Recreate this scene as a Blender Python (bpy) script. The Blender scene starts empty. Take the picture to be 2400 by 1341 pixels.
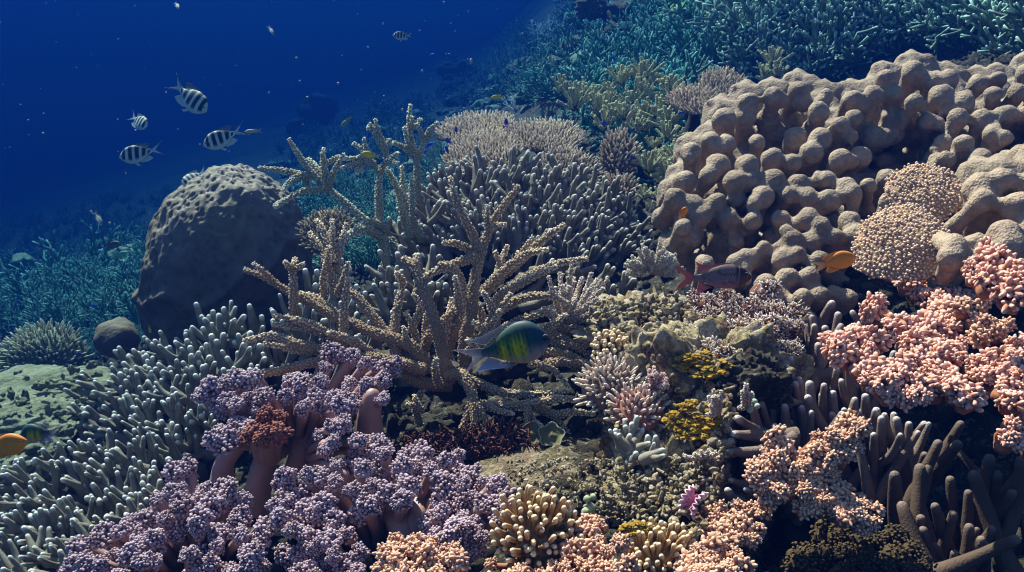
import bpy, math, random
import numpy as np
from mathutils import Matrix, Vector

sc = bpy.context.scene
RNG = np.random.default_rng(7)

# ---------------------------------------------------------------- camera
F = 1884.0                                    # focal length in photo pixels (2400 wide)
PITCH = math.radians(20.0)
cam_d = bpy.data.cameras.new("camera")
cam_d.lens = 36.0 * F / 2400.0
cam_d.sensor_width = 36.0
cam_d.clip_start = 0.02
cam_d.clip_end = 200.0
cam = bpy.data.objects.new("camera", cam_d)
sc.collection.objects.link(cam)
cam.location = (0, 0, 0)
cam.rotation_euler = (math.radians(90) - PITCH, 0, 0)
sc.camera = cam

# ---------------------------------------------------------------- light
SUN = np.array([-0.36, 0.60, 0.76]); SUN /= np.linalg.norm(SUN)
sun_d = bpy.data.lights.new("sun", 'SUN')
sun_d.energy = 5.0
sun_d.angle = math.radians(0.5)
sun_d.color = (1.0, 0.73, 0.50)
sun = bpy.data.objects.new("sun", sun_d)
sc.collection.objects.link(sun)
sun.location = (-2, 1, 4)
sun.rotation_euler = Vector(SUN).to_track_quat('Z', 'Y').to_euler()

world = bpy.data.worlds.new("World")
sc.world = world
world.use_nodes = True
wn = world.node_tree
wn.nodes.clear()
sky = wn.nodes.new("ShaderNodeTexSky")
sky.sky_type = 'NISHITA'
sky.sun_disc = False
sky.sun_elevation = math.asin(SUN[2])
sky.sun_rotation = math.atan2(SUN[0], SUN[1])
bg = wn.nodes.new("ShaderNodeBackground")
bg.inputs['Strength'].default_value = 0.05
wo = wn.nodes.new("ShaderNodeOutputWorld")
wn.links.new(sky.outputs[0], bg.inputs['Color'])
wn.links.new(bg.outputs[0], wo.inputs['Surface'])

sc.view_settings.view_transform = 'Standard'
sc.view_settings.look = 'None'
sc.view_settings.exposure = 2.3
sc.view_settings.gamma = 1.0
sc.render.engine = 'CYCLES'
sc.cycles.max_bounces = 5
sc.cycles.diffuse_bounces = 1
sc.cycles.glossy_bounces = 2
sc.cycles.transmission_bounces = 2
sc.cycles.volume_bounces = 0
sc.cycles.transparent_max_bounces = 8
sc.cycles.use_denoising = True
sc.cycles.filter_width = 1.15

# ---------------------------------------------------------------- picture <-> place
RIGHT = np.array([1.0, 0, 0])
FWD = np.array([0, math.cos(PITCH), -math.sin(PITCH)])
UPC = np.array([0, math.sin(PITCH), math.cos(PITCH)])
UP = np.array([0, 0, 1.0])

def W(px, py, d):
    """the point that stands d metres in front of the lens, seen at photo pixel px, py"""
    px = np.asarray(px, float); py = np.asarray(py, float); d = np.asarray(d, float)
    u = (px - 1200) / F; v = (670.5 - py) / F
    return d[..., None] * (FWD + u[..., None] * RIGHT + v[..., None] * UPC)

def proj(P):
    P = np.asarray(P); z = P @ FWD
    return 1200 + (P @ RIGHT) / z * F, 670.5 - (P @ UPC) / z * F, z

def nrm(v):
    v = np.asarray(v, float)
    return v / np.maximum(np.linalg.norm(v, axis=-1, keepdims=True), 1e-9)

def _h(i):
    i = (i[..., 0] * 374761393 + i[..., 1] * 668265263 + i[..., 2] * 2147483647) & 0xffffffff
    i = ((i ^ (i >> 13)) * 1274126177) & 0xffffffff
    return ((i ^ (i >> 16)) & 0xffff) / 65535.0

def vnoise(P):
    P = np.asarray(P, float); I = np.floor(P).astype(np.int64); f = P - I; f = f * f * (3 - 2 * f)
    r = 0
    for a in (0, 1):
        for b in (0, 1):
            for c in (0, 1):
                w = (f[..., 0] if a else 1 - f[..., 0]) * (f[..., 1] if b else 1 - f[..., 1]) * (f[..., 2] if c else 1 - f[..., 2])
                r = r + w * _h(I + np.array([a, b, c]))
    return r * 2 - 1

def fbm(P, oct=4):
    P = np.asarray(P, float); r = 0; a = 1.0
    for k in range(oct):
        r = r + a * vnoise(P * (2.03 ** k) + 17.3 * k); a *= 0.5
    return r

def sstep(x, a, b):
    t = np.clip((x - a) / (b - a), 0, 1); return t * t * (3 - 2 * t)

def terr(x, y):
    x = np.asarray(x, float); y = np.asarray(y, float)
    z = -0.57 + 0.337 * x - 0.075 * y - 0.34 * sstep(x, .15, .5) * sstep(-y, -1.3, -.95) + 0.05 * sstep(y, 2.0, 3.2)
    z = z - 0.26 * np.maximum(x - 2.6, 0) + 0.06 * np.maximum(-x - 3, 0)
    r = np.maximum(y - 3.2, 0); z = z + sstep(x, -1.0, 1.6) * 1.15 * (1 - np.exp(-r * .3 / 1.15)) + 0.075 * np.maximum(y - 9, 0)
    z = np.where(z > .3, .3 + .45 * np.tanh((z - .3) / .45), z)
    P = np.stack([x, y, 0 * x], -1)
    near = 1 - 0.6 * sstep(-y, -3, 0)
    z = z + 0.10 * fbm(P * 0.9 + 5, 2) * sstep(y, 1.5, 4) + 0.030 * fbm(P * 3.1, 3) + 0.012 * fbm(P * 13.0, 3) * near
    return z

def ground(px, py, dmax=18.0):
    """where the line of sight through px, py meets the reef floor"""
    ds = np.concatenate([np.arange(0.45, 4, 0.02), np.arange(4, dmax, 0.08)])
    P = W(np.full(len(ds), px), np.full(len(ds), py), ds)
    below = P[:, 2] < terr(P[:, 0], P[:, 1])
    k = int(np.argmax(below)) if below.any() else len(ds) - 1
    return P[k], ds[k]

# ---------------------------------------------------------------- mesh kit
def ico(sub):
    t = (1 + 5 ** .5) / 2
    V = [(-1, t, 0), (1, t, 0), (-1, -t, 0), (1, -t, 0), (0, -1, t), (0, 1, t), (0, -1, -t), (0, 1, -t), (t, 0, -1), (t, 0, 1), (-t, 0, -1), (-t, 0, 1)]
    Fc = [(0, 11, 5), (0, 5, 1), (0, 1, 7), (0, 7, 10), (0, 10, 11), (1, 5, 9), (5, 11, 4), (11, 10, 2), (10, 7, 6), (7, 1, 8), (3, 9, 4), (3, 4, 2), (3, 2, 6), (3, 6, 8), (3, 8, 9), (4, 9, 5), (2, 4, 11), (6, 2, 10), (8, 6, 7), (9, 8, 1)]
    V = [np.array(v) / np.linalg.norm(v) for v in V]
    for _ in range(sub):
        cache = {}; N = []
        def mid(a, b):
            k = (min(a, b), max(a, b))
            if k not in cache:
                m = V[a] + V[b]; V.append(m / np.linalg.norm(m)); cache[k] = len(V) - 1
            return cache[k]
        for a, b, c in Fc:
            x, y, z = mid(a, b), mid(b, c), mid(c, a)
            N += [(a, x, z), (b, y, x), (c, z, y), (x, y, z)]
        Fc = N
    return np.array(V), np.array(Fc)

ICO0, ICO1, ICO2, ICO3 = ico(0), ico(1), ico(2), ico(3)

def lathe(prof, seg, top=True):
    """prof: (z, r) rings upward; closed with a point at the top"""
    a = np.arange(seg) * 2 * np.pi / seg
    V = [np.stack([r * np.cos(a), r * np.sin(a), np.full(seg, z)], 1) for z, r in prof]
    n = len(prof)
    V = np.concatenate(V + [np.array([[0, 0, prof[-1][0] + prof[-1][1] * .25]])])
    q = []; t = []
    for i in range(n - 1):
        for j in range(seg):
            k = (j + 1) % seg
            q.append((i * seg + j, i * seg + k, (i + 1) * seg + k, (i + 1) * seg + j))
    for j in range(seg):
        t.append(((n - 1) * seg + j, (n - 1) * seg + (j + 1) % seg, n * seg))
    return V, np.array(q), np.array(t)

class MB:
    def __init__(s):
        s.V = []; s.Q = []; s.T = []; s.A = []; s.C = []; s.n = 0
    def add(s, V, Fs, a=0.0, col=None):
        V = np.asarray(V, float)
        for f in (Fs if isinstance(Fs, (list, tuple)) else [Fs]):
            f = np.asarray(f)
            if len(f): (s.Q if f.shape[1] == 4 else s.T).append(f + s.n)
        s.V.append(V); s.A.append(np.broadcast_to(np.asarray(a, float), (len(V),)))
        if col is not None: s.C.append(np.asarray(col, float))
        s.n += len(V)
    def inst(s, tmpl, M, T, a=None):
        """tmpl = (V, [faces], tip values); M (N,3,3) columns = axes; T (N,3)"""
        V, Fs, A = tmpl
        N = len(T); nv = len(V)
        if N == 0: return
        P = np.einsum('nij,vj->nvi', M, V) + T[:, None, :]
        off = (np.arange(N) * nv)[:, None, None]
        fs = [(f[None] + off).reshape(-1, f.shape[1]) for f in Fs]
        A = np.broadcast_to(A, (nv,))[None, :].repeat(N, 0)
        if a is not None: A = A * np.asarray(a)[:, None]
        s.add(P.reshape(-1, 3), fs, A.reshape(-1))
    def mesh(s, name, origin=(0, 0, 0), smooth=True):
        V = np.concatenate(s.V) - np.asarray(origin)
        Q = np.concatenate(s.Q) if s.Q else np.zeros((0, 4), int)
        T = np.concatenate(s.T) if s.T else np.zeros((0, 3), int)
        me = bpy.data.meshes.new(name)
        me.vertices.add(len(V)); me.vertices.foreach_set('co', V.astype(np.float32).ravel())
        L = np.concatenate([Q.ravel(), T.ravel()]).astype(np.int32)
        me.loops.add(len(L)); me.loops.foreach_set('vertex_index', L)
        st = np.concatenate([np.arange(len(Q)) * 4, len(Q) * 4 + np.arange(len(T)) * 3]).astype(np.int32)
        me.polygons.add(len(st)); me.polygons.foreach_set('loop_start', st)
        me.polygons.foreach_set('use_smooth', np.full(len(st), smooth))
        me.update(calc_edges=True)
        at = me.attributes.new('tip', 'FLOAT', 'POINT'); at.data.foreach_set('value', np.concatenate(s.A).astype(np.float32))
        if s.C:
            C = np.concatenate(s.C); C = np.concatenate([C, np.ones((len(C), 1))], 1)
            ca = me.attributes.new('col', 'FLOAT_COLOR', 'POINT'); ca.data.foreach_set('color', C.astype(np.float32).ravel())
        return me

def link(name, me, mat=None, parent=None, loc=None):
    o = bpy.data.objects.new(name, me)
    sc.collection.objects.link(o)
    if me is not None and mat is not None and not me.materials: me.materials.append(mat)
    if parent is not None: o.parent = parent
    if loc is not None: o.location = loc
    return o

def tag(o, label=None, cat=None, group=None, kind=None):
    if label: o['label'] = label
    if cat: o['category'] = cat
    if group: o['group'] = group
    if kind: o['kind'] = kind
    return o

def thing(name, label, cat, loc, group=None):
    return tag(link(name, None, loc=loc), label, cat, group)

def part(name, mb, mat, root):
    return link(name, mb.mesh(name, tuple(root.location)), mat, root)

def solo(name, mb, mat, loc, label, cat, group=None, kind=None):
    return tag(link(name, mb.mesh(name, loc), mat, loc=loc), label, cat, group, kind)

def frames(P):
    T = np.gradient(P, axis=0); T = nrm(T)
    N = np.zeros_like(P); a = np.array([0, 0, 1.0]) if abs(T[0][2]) < .9 else np.array([1.0, 0, 0])
    v = nrm(np.cross(T[0], a))
    for i in range(len(P)):
        v = v - T[i] * (v @ T[i]); v = v / max(np.linalg.norm(v), 1e-9); N[i] = v
    return T, N, np.cross(T, N)

def resample(P, R, step):
    P = np.asarray(P, float); R = np.asarray(R, float)
    # smooth through the control points (Catmull-Rom)
    Pp = np.concatenate([[2 * P[0] - P[1]], P, [2 * P[-1] - P[-2]]])
    out = []; rr = []
    for i in range(len(P) - 1):
        a, b, c, d = Pp[i:i + 4]; L = np.linalg.norm(c - b); n = max(2, int(math.ceil(L / step)))
        t = (np.arange(n) / n)[:, None]
        out.append(.5 * ((2 * b) + (-a + c) * t + (2 * a - 5 * b + 4 * c - d) * t ** 2 + (-a + 3 * b - 3 * c + d) * t ** 3))
        rr.append(R[i] + (R[i + 1] - R[i]) * t[:, 0])
    out.append(P[-1:]); rr.append(R[-1:])
    return np.concatenate(out), np.concatenate(rr)

def tube(mb, P, R, seg=8, tipfall=3.0, tipmax=1.0, lump=0.0, base=0.0, seed=0.0):
    """a round-ended limb through P with radii R; tip value rises to tipmax within tipfall end radii"""
    P = np.asarray(P, float); R = np.asarray(R, float)
    T, N, B = frames(P)
    e = P[-1]; r = R[-1]
    ang = np.radians([35, 62, 82])
    P2 = np.concatenate([P, e + T[-1] * r * np.sin(ang)[:, None]])
    R2 = np.concatenate([R, r * np.cos(ang)])
    N2 = np.concatenate([N, np.repeat(N[-1:], 3, 0)]); B2 = np.concatenate([B, np.repeat(B[-1:], 3, 0)])
    a = np.arange(seg) * 2 * np.pi / seg
    ring = N2[:, None, :] * np.cos(a)[None, :, None] + B2[:, None, :] * np.sin(a)[None, :, None]
    V = P2[:, None, :] + ring * R2[:, None, None]
    if lump:
        nz = fbm(V / (r * 2.2) + seed, 2)
        V = V + ring * (nz * lump * R2[:, None])[..., None]
    V = V.reshape(-1, 3)
    top = e + T[-1] * r * 1.01
    V = np.concatenate([V, [top]])
    n = len(P2)
    i = np.arange(n - 1)[:, None] * seg; j = np.arange(seg)[None]; k = (j + 1) % seg
    q = np.stack([i + j, i + k, i + seg + k, i + seg + j], -1).reshape(-1, 4)
    t = np.stack([(n - 1) * seg + np.arange(seg), (n - 1) * seg + (np.arange(seg) + 1) % seg, np.full(seg, n * seg)], -1)
    d = np.linalg.norm(P2 - top, axis=1)
    tv = base + (tipmax - base) * np.clip(1 - d / max(tipfall * r, 1e-6), 0, 1) ** 1.2
    A = np.concatenate([np.repeat(tv, seg), [tipmax]])
    mb.add(V, [q, t], A)
    return P, R, T, N, B

def basis(a, rng, spin=True):
    """(N,3,3) with column z = a"""
    a = nrm(a); h = np.where(np.abs(a[:, 2:3]) < .9, np.array([[0, 0, 1.0]]), np.array([[1.0, 0, 0]]))
    x = nrm(np.cross(h, a)); y = np.cross(a, x)
    if spin:
        t = rng.uniform(0, 2 * np.pi, len(a))[:, None]; x, y = x * np.cos(t) + y * np.sin(t), y * np.cos(t) - x * np.sin(t)
    return np.stack([x, y, a], -1)

_v, _q, _t = lathe([(-.4, 1.0), (.9, .85), (1.7, .5)], 6)
CUP = (_v, [_q, _t], np.interp(_v[:, 2], [-.4, 1.7], [0.2, 1.0]))
_v, _q, _t = lathe([(0, 1.0), (1.6, .9), (3.4, .72), (4.6, .42)], 6)
SPIKE = (_v, [_q, _t], np.interp(_v[:, 2], [0.6, 4.2], [0.0, 1.0]))
_v, _q, _t = lathe([(0, .8), (1.6, .9), (3.0, .95), (3.8, .75), (4.2, .4)], 8)
KNOBBY = (_v, [_q, _t], np.interp(_v[:, 2], [1.2, 3.8], [0.0, 1.0]))
KNOB = (ICO1[0] * np.array([1, 1, 1.25]), [ICO1[1]], np.clip(ICO1[0][:, 2] * .95 + .18, 0, 1))
KNOB0 = (ICO1[0] * np.array([1, 1, 1.1]), [ICO1[1]], np.clip(ICO1[0][:, 2] * .6 + .45, 0, 1))

def cups(mb, P, R, T, N, B, s, r, rng, lean=1.0, tipgain=1.0, skip=0.0):
    """rows of small raised cups round a limb, leaning to its tip"""
    seg = np.linalg.norm(np.diff(P, axis=0), axis=1); L = np.concatenate([[0], np.cumsum(seg)])
    if L[-1] < s: return
    n = int(L[-1] / (s * .82)); ts = (np.arange(n) + .5) / n * L[-1]
    X = []; D = []; K = []
    for c, t in enumerate(ts):
        Rr = np.interp(t, L, R); k = max(5, int(2 * np.pi * Rr / s))
        a = (np.arange(k) + .5 * (c % 2) + rng.uniform(-.28, .28, k)) * 2 * np.pi / k
        p = np.array([np.interp(t, L, P[:, i]) for i in range(3)])
        i = min(int(np.searchsorted(L, t)), len(P) - 1)
        rad = N[i] * np.cos(a)[:, None] + B[i] * np.sin(a)[:, None]
        X.append(p + rad * Rr * .93 + T[i] * rng.uniform(-.3, .3, k)[:, None] * s)
        D.append(rad + T[i] * lean); K.append(np.full(k, t / L[-1]))
    X = np.concatenate(X); D = np.concatenate(D); K = np.concatenate(K)
    if skip:
        m = rng.random(len(X)) > skip; X, D, K = X[m], D[m], K[m]
    M = basis(D, rng) * (r * rng.uniform(.75, 1.2, len(X)))[:, None, None]
    mb.inst(CUP, M, X, (.42 + .58 * K ** 1.3) * tipgain)

# ---------------------------------------------------------------- materials
def new_mat(name):
    m = bpy.data.materials.new(name); m.use_nodes = True
    nt = m.node_tree; b = nt.nodes['Principled BSDF']
    return m, nt, b

def coral_mat(name, base, tipc, var=0.35, nscale=40, bump=0.3, bscale=300, rough=0.75, mott=None, mscale=12, mamt=.5, tpow=1.0, spec=.25, bdist=.002):
    m, nt, b = new_mat(name); N = nt.nodes.new; Lk = nt.links.new
    tc = N('ShaderNodeTexCoord'); at = N('ShaderNodeAttribute'); at.attribute_name = 'tip'
    mx = N('ShaderNodeMix'); mx.data_type = 'RGBA'
    mx.inputs[6].default_value = (*base, 1); mx.inputs[7].default_value = (*tipc, 1)
    Lk(at.outputs['Fac'], mx.inputs[0]); col = mx.outputs[2]
    if mott:
        n2 = N('ShaderNodeTexNoise'); n2.inputs['Scale'].default_value = mscale; n2.inputs['Detail'].default_value = 4
        Lk(tc.outputs['Object'], n2.inputs['Vector'])
        r2 = N('ShaderNodeMapRange'); r2.inputs[1].default_value = .48; r2.inputs[2].default_value = .62; r2.inputs[4].default_value = mamt
        Lk(n2.outputs['Fac'], r2.inputs[0])
        m2 = N('ShaderNodeMix'); m2.data_type = 'RGBA'; m2.inputs[7].default_value = (*mott, 1)
        Lk(r2.outputs[0], m2.inputs[0]); Lk(col, m2.inputs[6]); col = m2.outputs[2]
    nz = N('ShaderNodeTexNoise'); nz.inputs['Scale'].default_value = nscale; nz.inputs['Detail'].default_value = 5
    Lk(tc.outputs['Object'], nz.inputs['Vector'])
    mr = N('ShaderNodeMapRange'); mr.inputs[1].default_value = .25; mr.inputs[2].default_value = .75
    mr.inputs[3].default_value = 1 - var; mr.inputs[4].default_value = 1 + var
    Lk(nz.outputs['Fac'], mr.inputs[0])
    mu = N('ShaderNodeVectorMath'); mu.operation = 'SCALE'
    Lk(col, mu.inputs[0]); Lk(mr.outputs[0], mu.inputs['Scale'])
    Lk(mu.outputs[0], b.inputs['Base Color'])
    b.inputs['Roughness'].default_value = rough
    b.inputs['Specular IOR Level'].default_value = spec
    if bump:
        nb = N('ShaderNodeTexNoise'); nb.inputs['Scale'].default_value = bscale; nb.inputs['Detail'].default_value = 3
        Lk(tc.outputs['Object'], nb.inputs['Vector'])
        bp = N('ShaderNodeBump'); bp.inputs['Strength'].default_value = bump; bp.inputs['Distance'].default_value = bdist
        Lk(nb.outputs['Fac'], bp.inputs['Height']); Lk(bp.outputs[0], b.inputs['Normal'])
    return m

def rock_mat(name, cols, scale=9, bump=.8, bscale=60, spots=(.55, .52, .45), spot_amt=.5, bdist=.01):
    m, nt, b = new_mat(name); N = nt.nodes.new; Lk = nt.links.new
    tc = N('ShaderNodeTexCoord')
    n1 = N('ShaderNodeTexNoise'); n1.inputs['Scale'].default_value = scale; n1.inputs['Detail'].default_value = 8; n1.inputs['Roughness'].default_value = .65
    Lk(tc.outputs['Object'], n1.inputs['Vector'])
    cr = N('ShaderNodeValToRGB'); el = cr.color_ramp.elements
    ps = np.linspace(.3, .7, len(cols))
    el[0].position = ps[0]; el[0].color = (*cols[0], 1); el[1].position = ps[-1]; el[1].color = (*cols[-1], 1)
    for p, c in list(zip(ps, cols))[1:-1]:
        e = el.new(p); e.color = (*c, 1)
    Lk(n1.outputs['Fac'], cr.inputs[0])
    vo = N('ShaderNodeTexNoise'); vo.inputs['Scale'].default_value = scale * 11; vo.inputs['Detail'].default_value = 6; vo.inputs['Roughness'].default_value = .7
    Lk(tc.outputs['Object'], vo.inputs['Vector'])
    mr = N('ShaderNodeMapRange'); mr.inputs[1].default_value = .54; mr.inputs[2].default_value = .64; mr.inputs[4].default_value = spot_amt
    Lk(vo.outputs['Fac'], mr.inputs[0])
    mx = N('ShaderNodeMix'); mx.data_type = 'RGBA'; mx.inputs[7].default_value = (*spots, 1)
    Lk(mr.outputs[0], mx.inputs[0]); Lk(cr.outputs[0], mx.inputs[6]); Lk(mx.outputs[2], b.inputs['Base Color'])
    b.inputs['Roughness'].default_value = .85; b.inputs['Specular IOR Level'].default_value = .2
    nb = N('ShaderNodeTexNoise'); nb.inputs['Scale'].default_value = bscale; nb.inputs['Detail'].default_value = 8; nb.inputs['Roughness'].default_value = .7
    Lk(tc.outputs['Object'], nb.inputs['Vector'])
    bp = N('ShaderNodeBump'); bp.inputs['Strength'].default_value = bump; bp.inputs['Distance'].default_value = bdist
    Lk(nb.outputs['Fac'], bp.inputs['Height']); Lk(bp.outputs[0], b.inputs['Normal'])
    return m

def col_mat(name, rough=.45, spec=.4, trans=0.0, scale=500):
    m, nt, b = new_mat(name)
    at = nt.nodes.new('ShaderNodeAttribute'); at.attribute_name = 'col'
    nt.links.new(at.outputs['Color'], b.inputs['Base Color'])
    b.inputs['Roughness'].default_value = rough; b.inputs['Specular IOR Level'].default_value = spec
    if trans:
        tr = nt.nodes.new('ShaderNodeBsdfTransparent'); ms = nt.nodes.new('ShaderNodeMixShader'); ms.inputs[0].default_value = trans
        out = [n for n in nt.nodes if n.type == 'OUTPUT_MATERIAL'][0]
        nt.links.new(b.outputs[0], ms.inputs[1]); nt.links.new(tr.outputs[0], ms.inputs[2]); nt.links.new(ms.outputs[0], out.inputs[0])
    return m

M_REEF = rock_mat('reef limestone', [(.008, .006, .005), (.026, .019, .013), (.065, .05, .033), (.025, .023, .012), (.085, .068, .048)], 9, 1.0, 60, spot_amt=.3, bdist=.02)
M_ROCK = rock_mat('bare reef rock', [(.03, .018, .012), (.13, .08, .05), (.27, .19, .125), (.08, .065, .03), (.20, .14, .09), (.05, .03, .02)], 16, 1.0, 60, spot_amt=.55, bdist=.015)
M_PALE = rock_mat('pale silty rock', [(.06, .08, .05), (.15, .17, .11), (.25, .28, .20), (.12, .15, .09)], 9, 1.0, 45, spots=(.10, .13, .08), spot_amt=.6, bdist=.02)
M_RUBBLE = rock_mat('coral rubble', [(.07, .04, .025), (.30, .21, .13), (.52, .42, .31), (.27, .21, .09), (.15, .06, .045), (.44, .34, .25)], 26, 1.0, 140, spots=(.75, .68, .58), spot_amt=.6)
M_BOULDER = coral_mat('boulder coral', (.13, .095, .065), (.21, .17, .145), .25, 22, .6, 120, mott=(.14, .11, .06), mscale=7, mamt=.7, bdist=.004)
M_LOBE = coral_mat('lobed coral', (.30, .215, .165), (.5, .44, .38), .25, 90, 1.0, 260, mott=(.17, .115, .08), mscale=6, mamt=.5, bdist=.0035)
M_FING_BACK = coral_mat('grey finger coral', (.115, .082, .052), (.80, .75, .68), .25, 60, .7, 620)
M_FING_LEFT = coral_mat('blue grey finger coral', (.095, .078, .048), (.82, .84, .82), .3, 40, .7, 620)
M_FING_RIGHT = coral_mat('brown finger coral', (.14, .08, .055), (.66, .56, .58), .25, 40, .8, 620)
M_FING_SHADE = coral_mat('shade toned finger coral', (.07, .04, .025), (.20, .14, .13), .22, 26, .5, 420)  # shade under the pink coral is put into this darker brown
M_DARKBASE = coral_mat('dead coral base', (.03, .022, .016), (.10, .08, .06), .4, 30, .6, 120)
M_STAG = coral_mat('brown staghorn coral', (.13, .055, .022), (.92, .76, .56), .2, 30, .2, 400)
M_STAGB = coral_mat('green staghorn coral', (.16, .13, .065), (.86, .82, .64), .2, 30, .2, 400)
M_TABLE = coral_mat('table coral', (.17, .105, .06), (.80, .64, .50), .25, 18, .2, 300)
M_TABLE2 = coral_mat('tan table coral', (.30, .19, .12), (.72, .57, .44), .2, 18, .2, 300)
M_TABLE3 = coral_mat('brown pink plate coral', (.32, .18, .11), (.66, .47, .36), .2, 18, .2, 300)
M_BUSH = coral_mat('olive bushy coral', (.08, .08, .035), (.50, .48, .28), .3, 12, .2, 300)
M_FAN = coral_mat('brown pink staghorn coral', (.24, .13, .09), (.75, .65, .58), .2, 30, .2, 400)
M_PURPLE = coral_mat('purple polyps', (.11, .055, .06), (.54, .40, .50), .3, 40, .3, 500, mott=(.24, .13, .13), mscale=9, mamt=.5, rough=.55)
M_STALK = coral_mat('soft coral stalk', (.33, .19, .18), (.45, .30, .28), .22, 12, .25, 90, rough=.5, spec=.4)
M_RUST = coral_mat('rust polyps', (.15, .045, .03), (.30, .11, .08), .25, 25, .3, 500)
M_PINK = coral_mat('pink knobby coral', (.40, .13, .075), (.82, .50, .44), .15, 14, .2, 400, mott=(.46, .19, .11), mscale=14, mamt=.6)
M_PINKB = coral_mat('salmon knobby coral', (.30, .11, .06), (.74, .47, .36), .2, 14, .2, 400, mott=(.34, .17, .10), mscale=8, mamt=.5)
M_BROWNP = coral_mat('brown tufted polyps', (.20, .09, .05), (.85, .72, .68), .25, 25, .2, 400)
M_ANEM = coral_mat('tan tentacles', (.38, .22, .10), (.70, .54, .36), .1, 14, .05, 300, rough=.5)
M_YELLOW = rock_mat('mustard sponge', [(.20, .11, .01), (.42, .24, .02), (.58, .34, .03)], 14, .8, 90, spots=(.06, .04, .02), spot_amt=.8)
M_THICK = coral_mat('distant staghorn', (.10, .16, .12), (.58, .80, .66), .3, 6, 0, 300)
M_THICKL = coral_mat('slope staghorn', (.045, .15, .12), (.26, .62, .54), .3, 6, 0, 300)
M_OLIVE = coral_mat('olive algae', (.045, .026, .010), (.13, .08, .03), .3, 20, .5, 100)
M_CLAM = coral_mat('clam shell', (.55, .12, .30), (.85, .70, .70), .1, 30, .2, 200)
M_RED = coral_mat('dark red weed', (.07, .025, .02), (.22, .09, .07), .3, 30, .3, 200)
M_SPECK = coral_mat('plankton', (.25, .28, .3), (.25, .28, .3), .1, 30, 0)
M_FISH = col_mat('fish skin', .6, .3)
M_FIN = col_mat('fish fin', .5, .3, .30)
M_EYE, _nt, _b = new_mat('fish eye'); _b.inputs['Base Color'].default_value = (.004, .004, .006, 1); _b.inputs['Roughness'].default_value = .12
M_IRIS, _nt, _b = new_mat('fish iris'); _b.inputs['Base Color'].default_value = (.25, .25, .22, 1); _b.inputs['Roughness'].default_value = .3

# ---------------------------------------------------------------- water
def box_mesh(name, lo, hi):
    mb = MB(); c = np.array([[x, y, z] for x in (0, 1) for y in (0, 1) for z in (0, 1)]) * (np.array(hi) - lo) + lo
    mb.add(c, np.array([[0, 1, 3, 2], [4, 6, 7, 5], [0, 4, 5, 1], [2, 3, 7, 6], [0, 2, 6, 4], [1, 5, 7, 3]]))
    return mb.mesh(name, smooth=False)
mw = bpy.data.materials.new('sea water'); mw.use_nodes = True; nt = mw.node_tree; nt.nodes.clear()
pv = nt.nodes.new('ShaderNodeVolumePrincipled'); mo = nt.nodes.new('ShaderNodeOutputMaterial')
nt.links.new(pv.outputs[0], mo.inputs['Volume'])
WATER_DENSITY = 0.41
pv.inputs['Density'].default_value = WATER_DENSITY
pv.inputs['Color'].default_value = (.0006, .0062, .041, 1)
pv.inputs['Absorption Color'].default_value = (0.11, .37, .53, 1)
pv.inputs['Anisotropy'].default_value = 0.2
haze = link('haze', box_mesh('haze', (-26, -14, -11), (26, 34, 1.15)), mw)
tag(haze, 'clear blue sea water all around the reef', 'water', kind='stuff')

# ---------------------------------------------------------------- reef floor
def floor_mesh():
    u = np.linspace(-1, 1, 420); xs = np.sign(u) * (np.abs(u) * 3.0 + 21 * np.abs(u) ** 4)
    v = np.linspace(0, 1, 460); ys = -3.0 + 3.4 * v ** .5 * 0 + 7.5 * v + 26 * v ** 4
    X, Y = np.meshgrid(xs, ys, indexing='ij'); Z = terr(X, Y)
    mb = MB(); n, m = X.shape
    idx = np.arange(n * m).reshape(n, m)
    q = np.stack([idx[:-1, :-1], idx[1:, :-1], idx[1:, 1:], idx[:-1, 1:]], -1).reshape(-1, 4)
    mb.add(np.stack([X, Y, Z], -1).reshape(-1, 3), q)
    return mb.mesh('seabed')
_m = floor_mesh(); print('TERRMAX', max(v.co.z for v in _m.vertices), min(v.co.z for v in _m.vertices))
tag(link('seabed', _m, M_REEF), 'rough limestone reef slope under the corals', 'seabed', kind='structure')

# ---------------------------------------------------------------- colony generators
def plane3(*a):
    """distance field over the picture: 1/d is linear through three (px, py, d) anchors"""
    A = np.array([[1, p[0], p[1]] for p in a], float); c = np.linalg.solve(A, 1 / np.array([p[2] for p in a], float))
    return lambda px, py: 1 / (c[0] + c[1] * np.asarray(px, float) + c[2] * np.asarray(py, float))

def in_poly(poly, x, y):
    inside = np.zeros(len(x), bool); n = len(poly)
    for i in range(n):
        x1, y1 = poly[i]; x2, y2 = poly[(i + 1) % n]
        c = ((y1 > y) != (y2 > y)) & (x < (x2 - x1) * (y - y1) / ((y2 - y1) + 1e-12) + x1)
        inside ^= c
    return inside

def hexfill(poly, s, rng, jit=.33):
    p = np.array(poly, float); lo = p.min(0) - s; hi = p.max(0) + s
    xs = np.arange(lo[0], hi[0], s); ys = np.arange(lo[1], hi[1], s * .87)
    X, Y = np.meshgrid(xs, ys); X = X + (np.arange(len(ys)) % 2)[:, None] * s / 2
    X = X.ravel() + rng.uniform(-jit, jit, X.size) * s; Y = Y.ravel() + rng.uniform(-jit, jit, Y.size) * s
    m = in_poly(poly, X, Y)
    return X[m], Y[m]

def lump_ball(mb, c, R, rough=.25, freq=2.0, sub=3, tmpl=None, a=0.0, seed=0.0):
    V, Fs = tmpl or (ICO3 if sub == 3 else ICO2)
    R = np.broadcast_to(R, (3,))
    n = fbm(V * freq + seed, 3)
    mb.add(V * R * (1 + rough * n)[:, None] + c, Fs, a)

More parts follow.
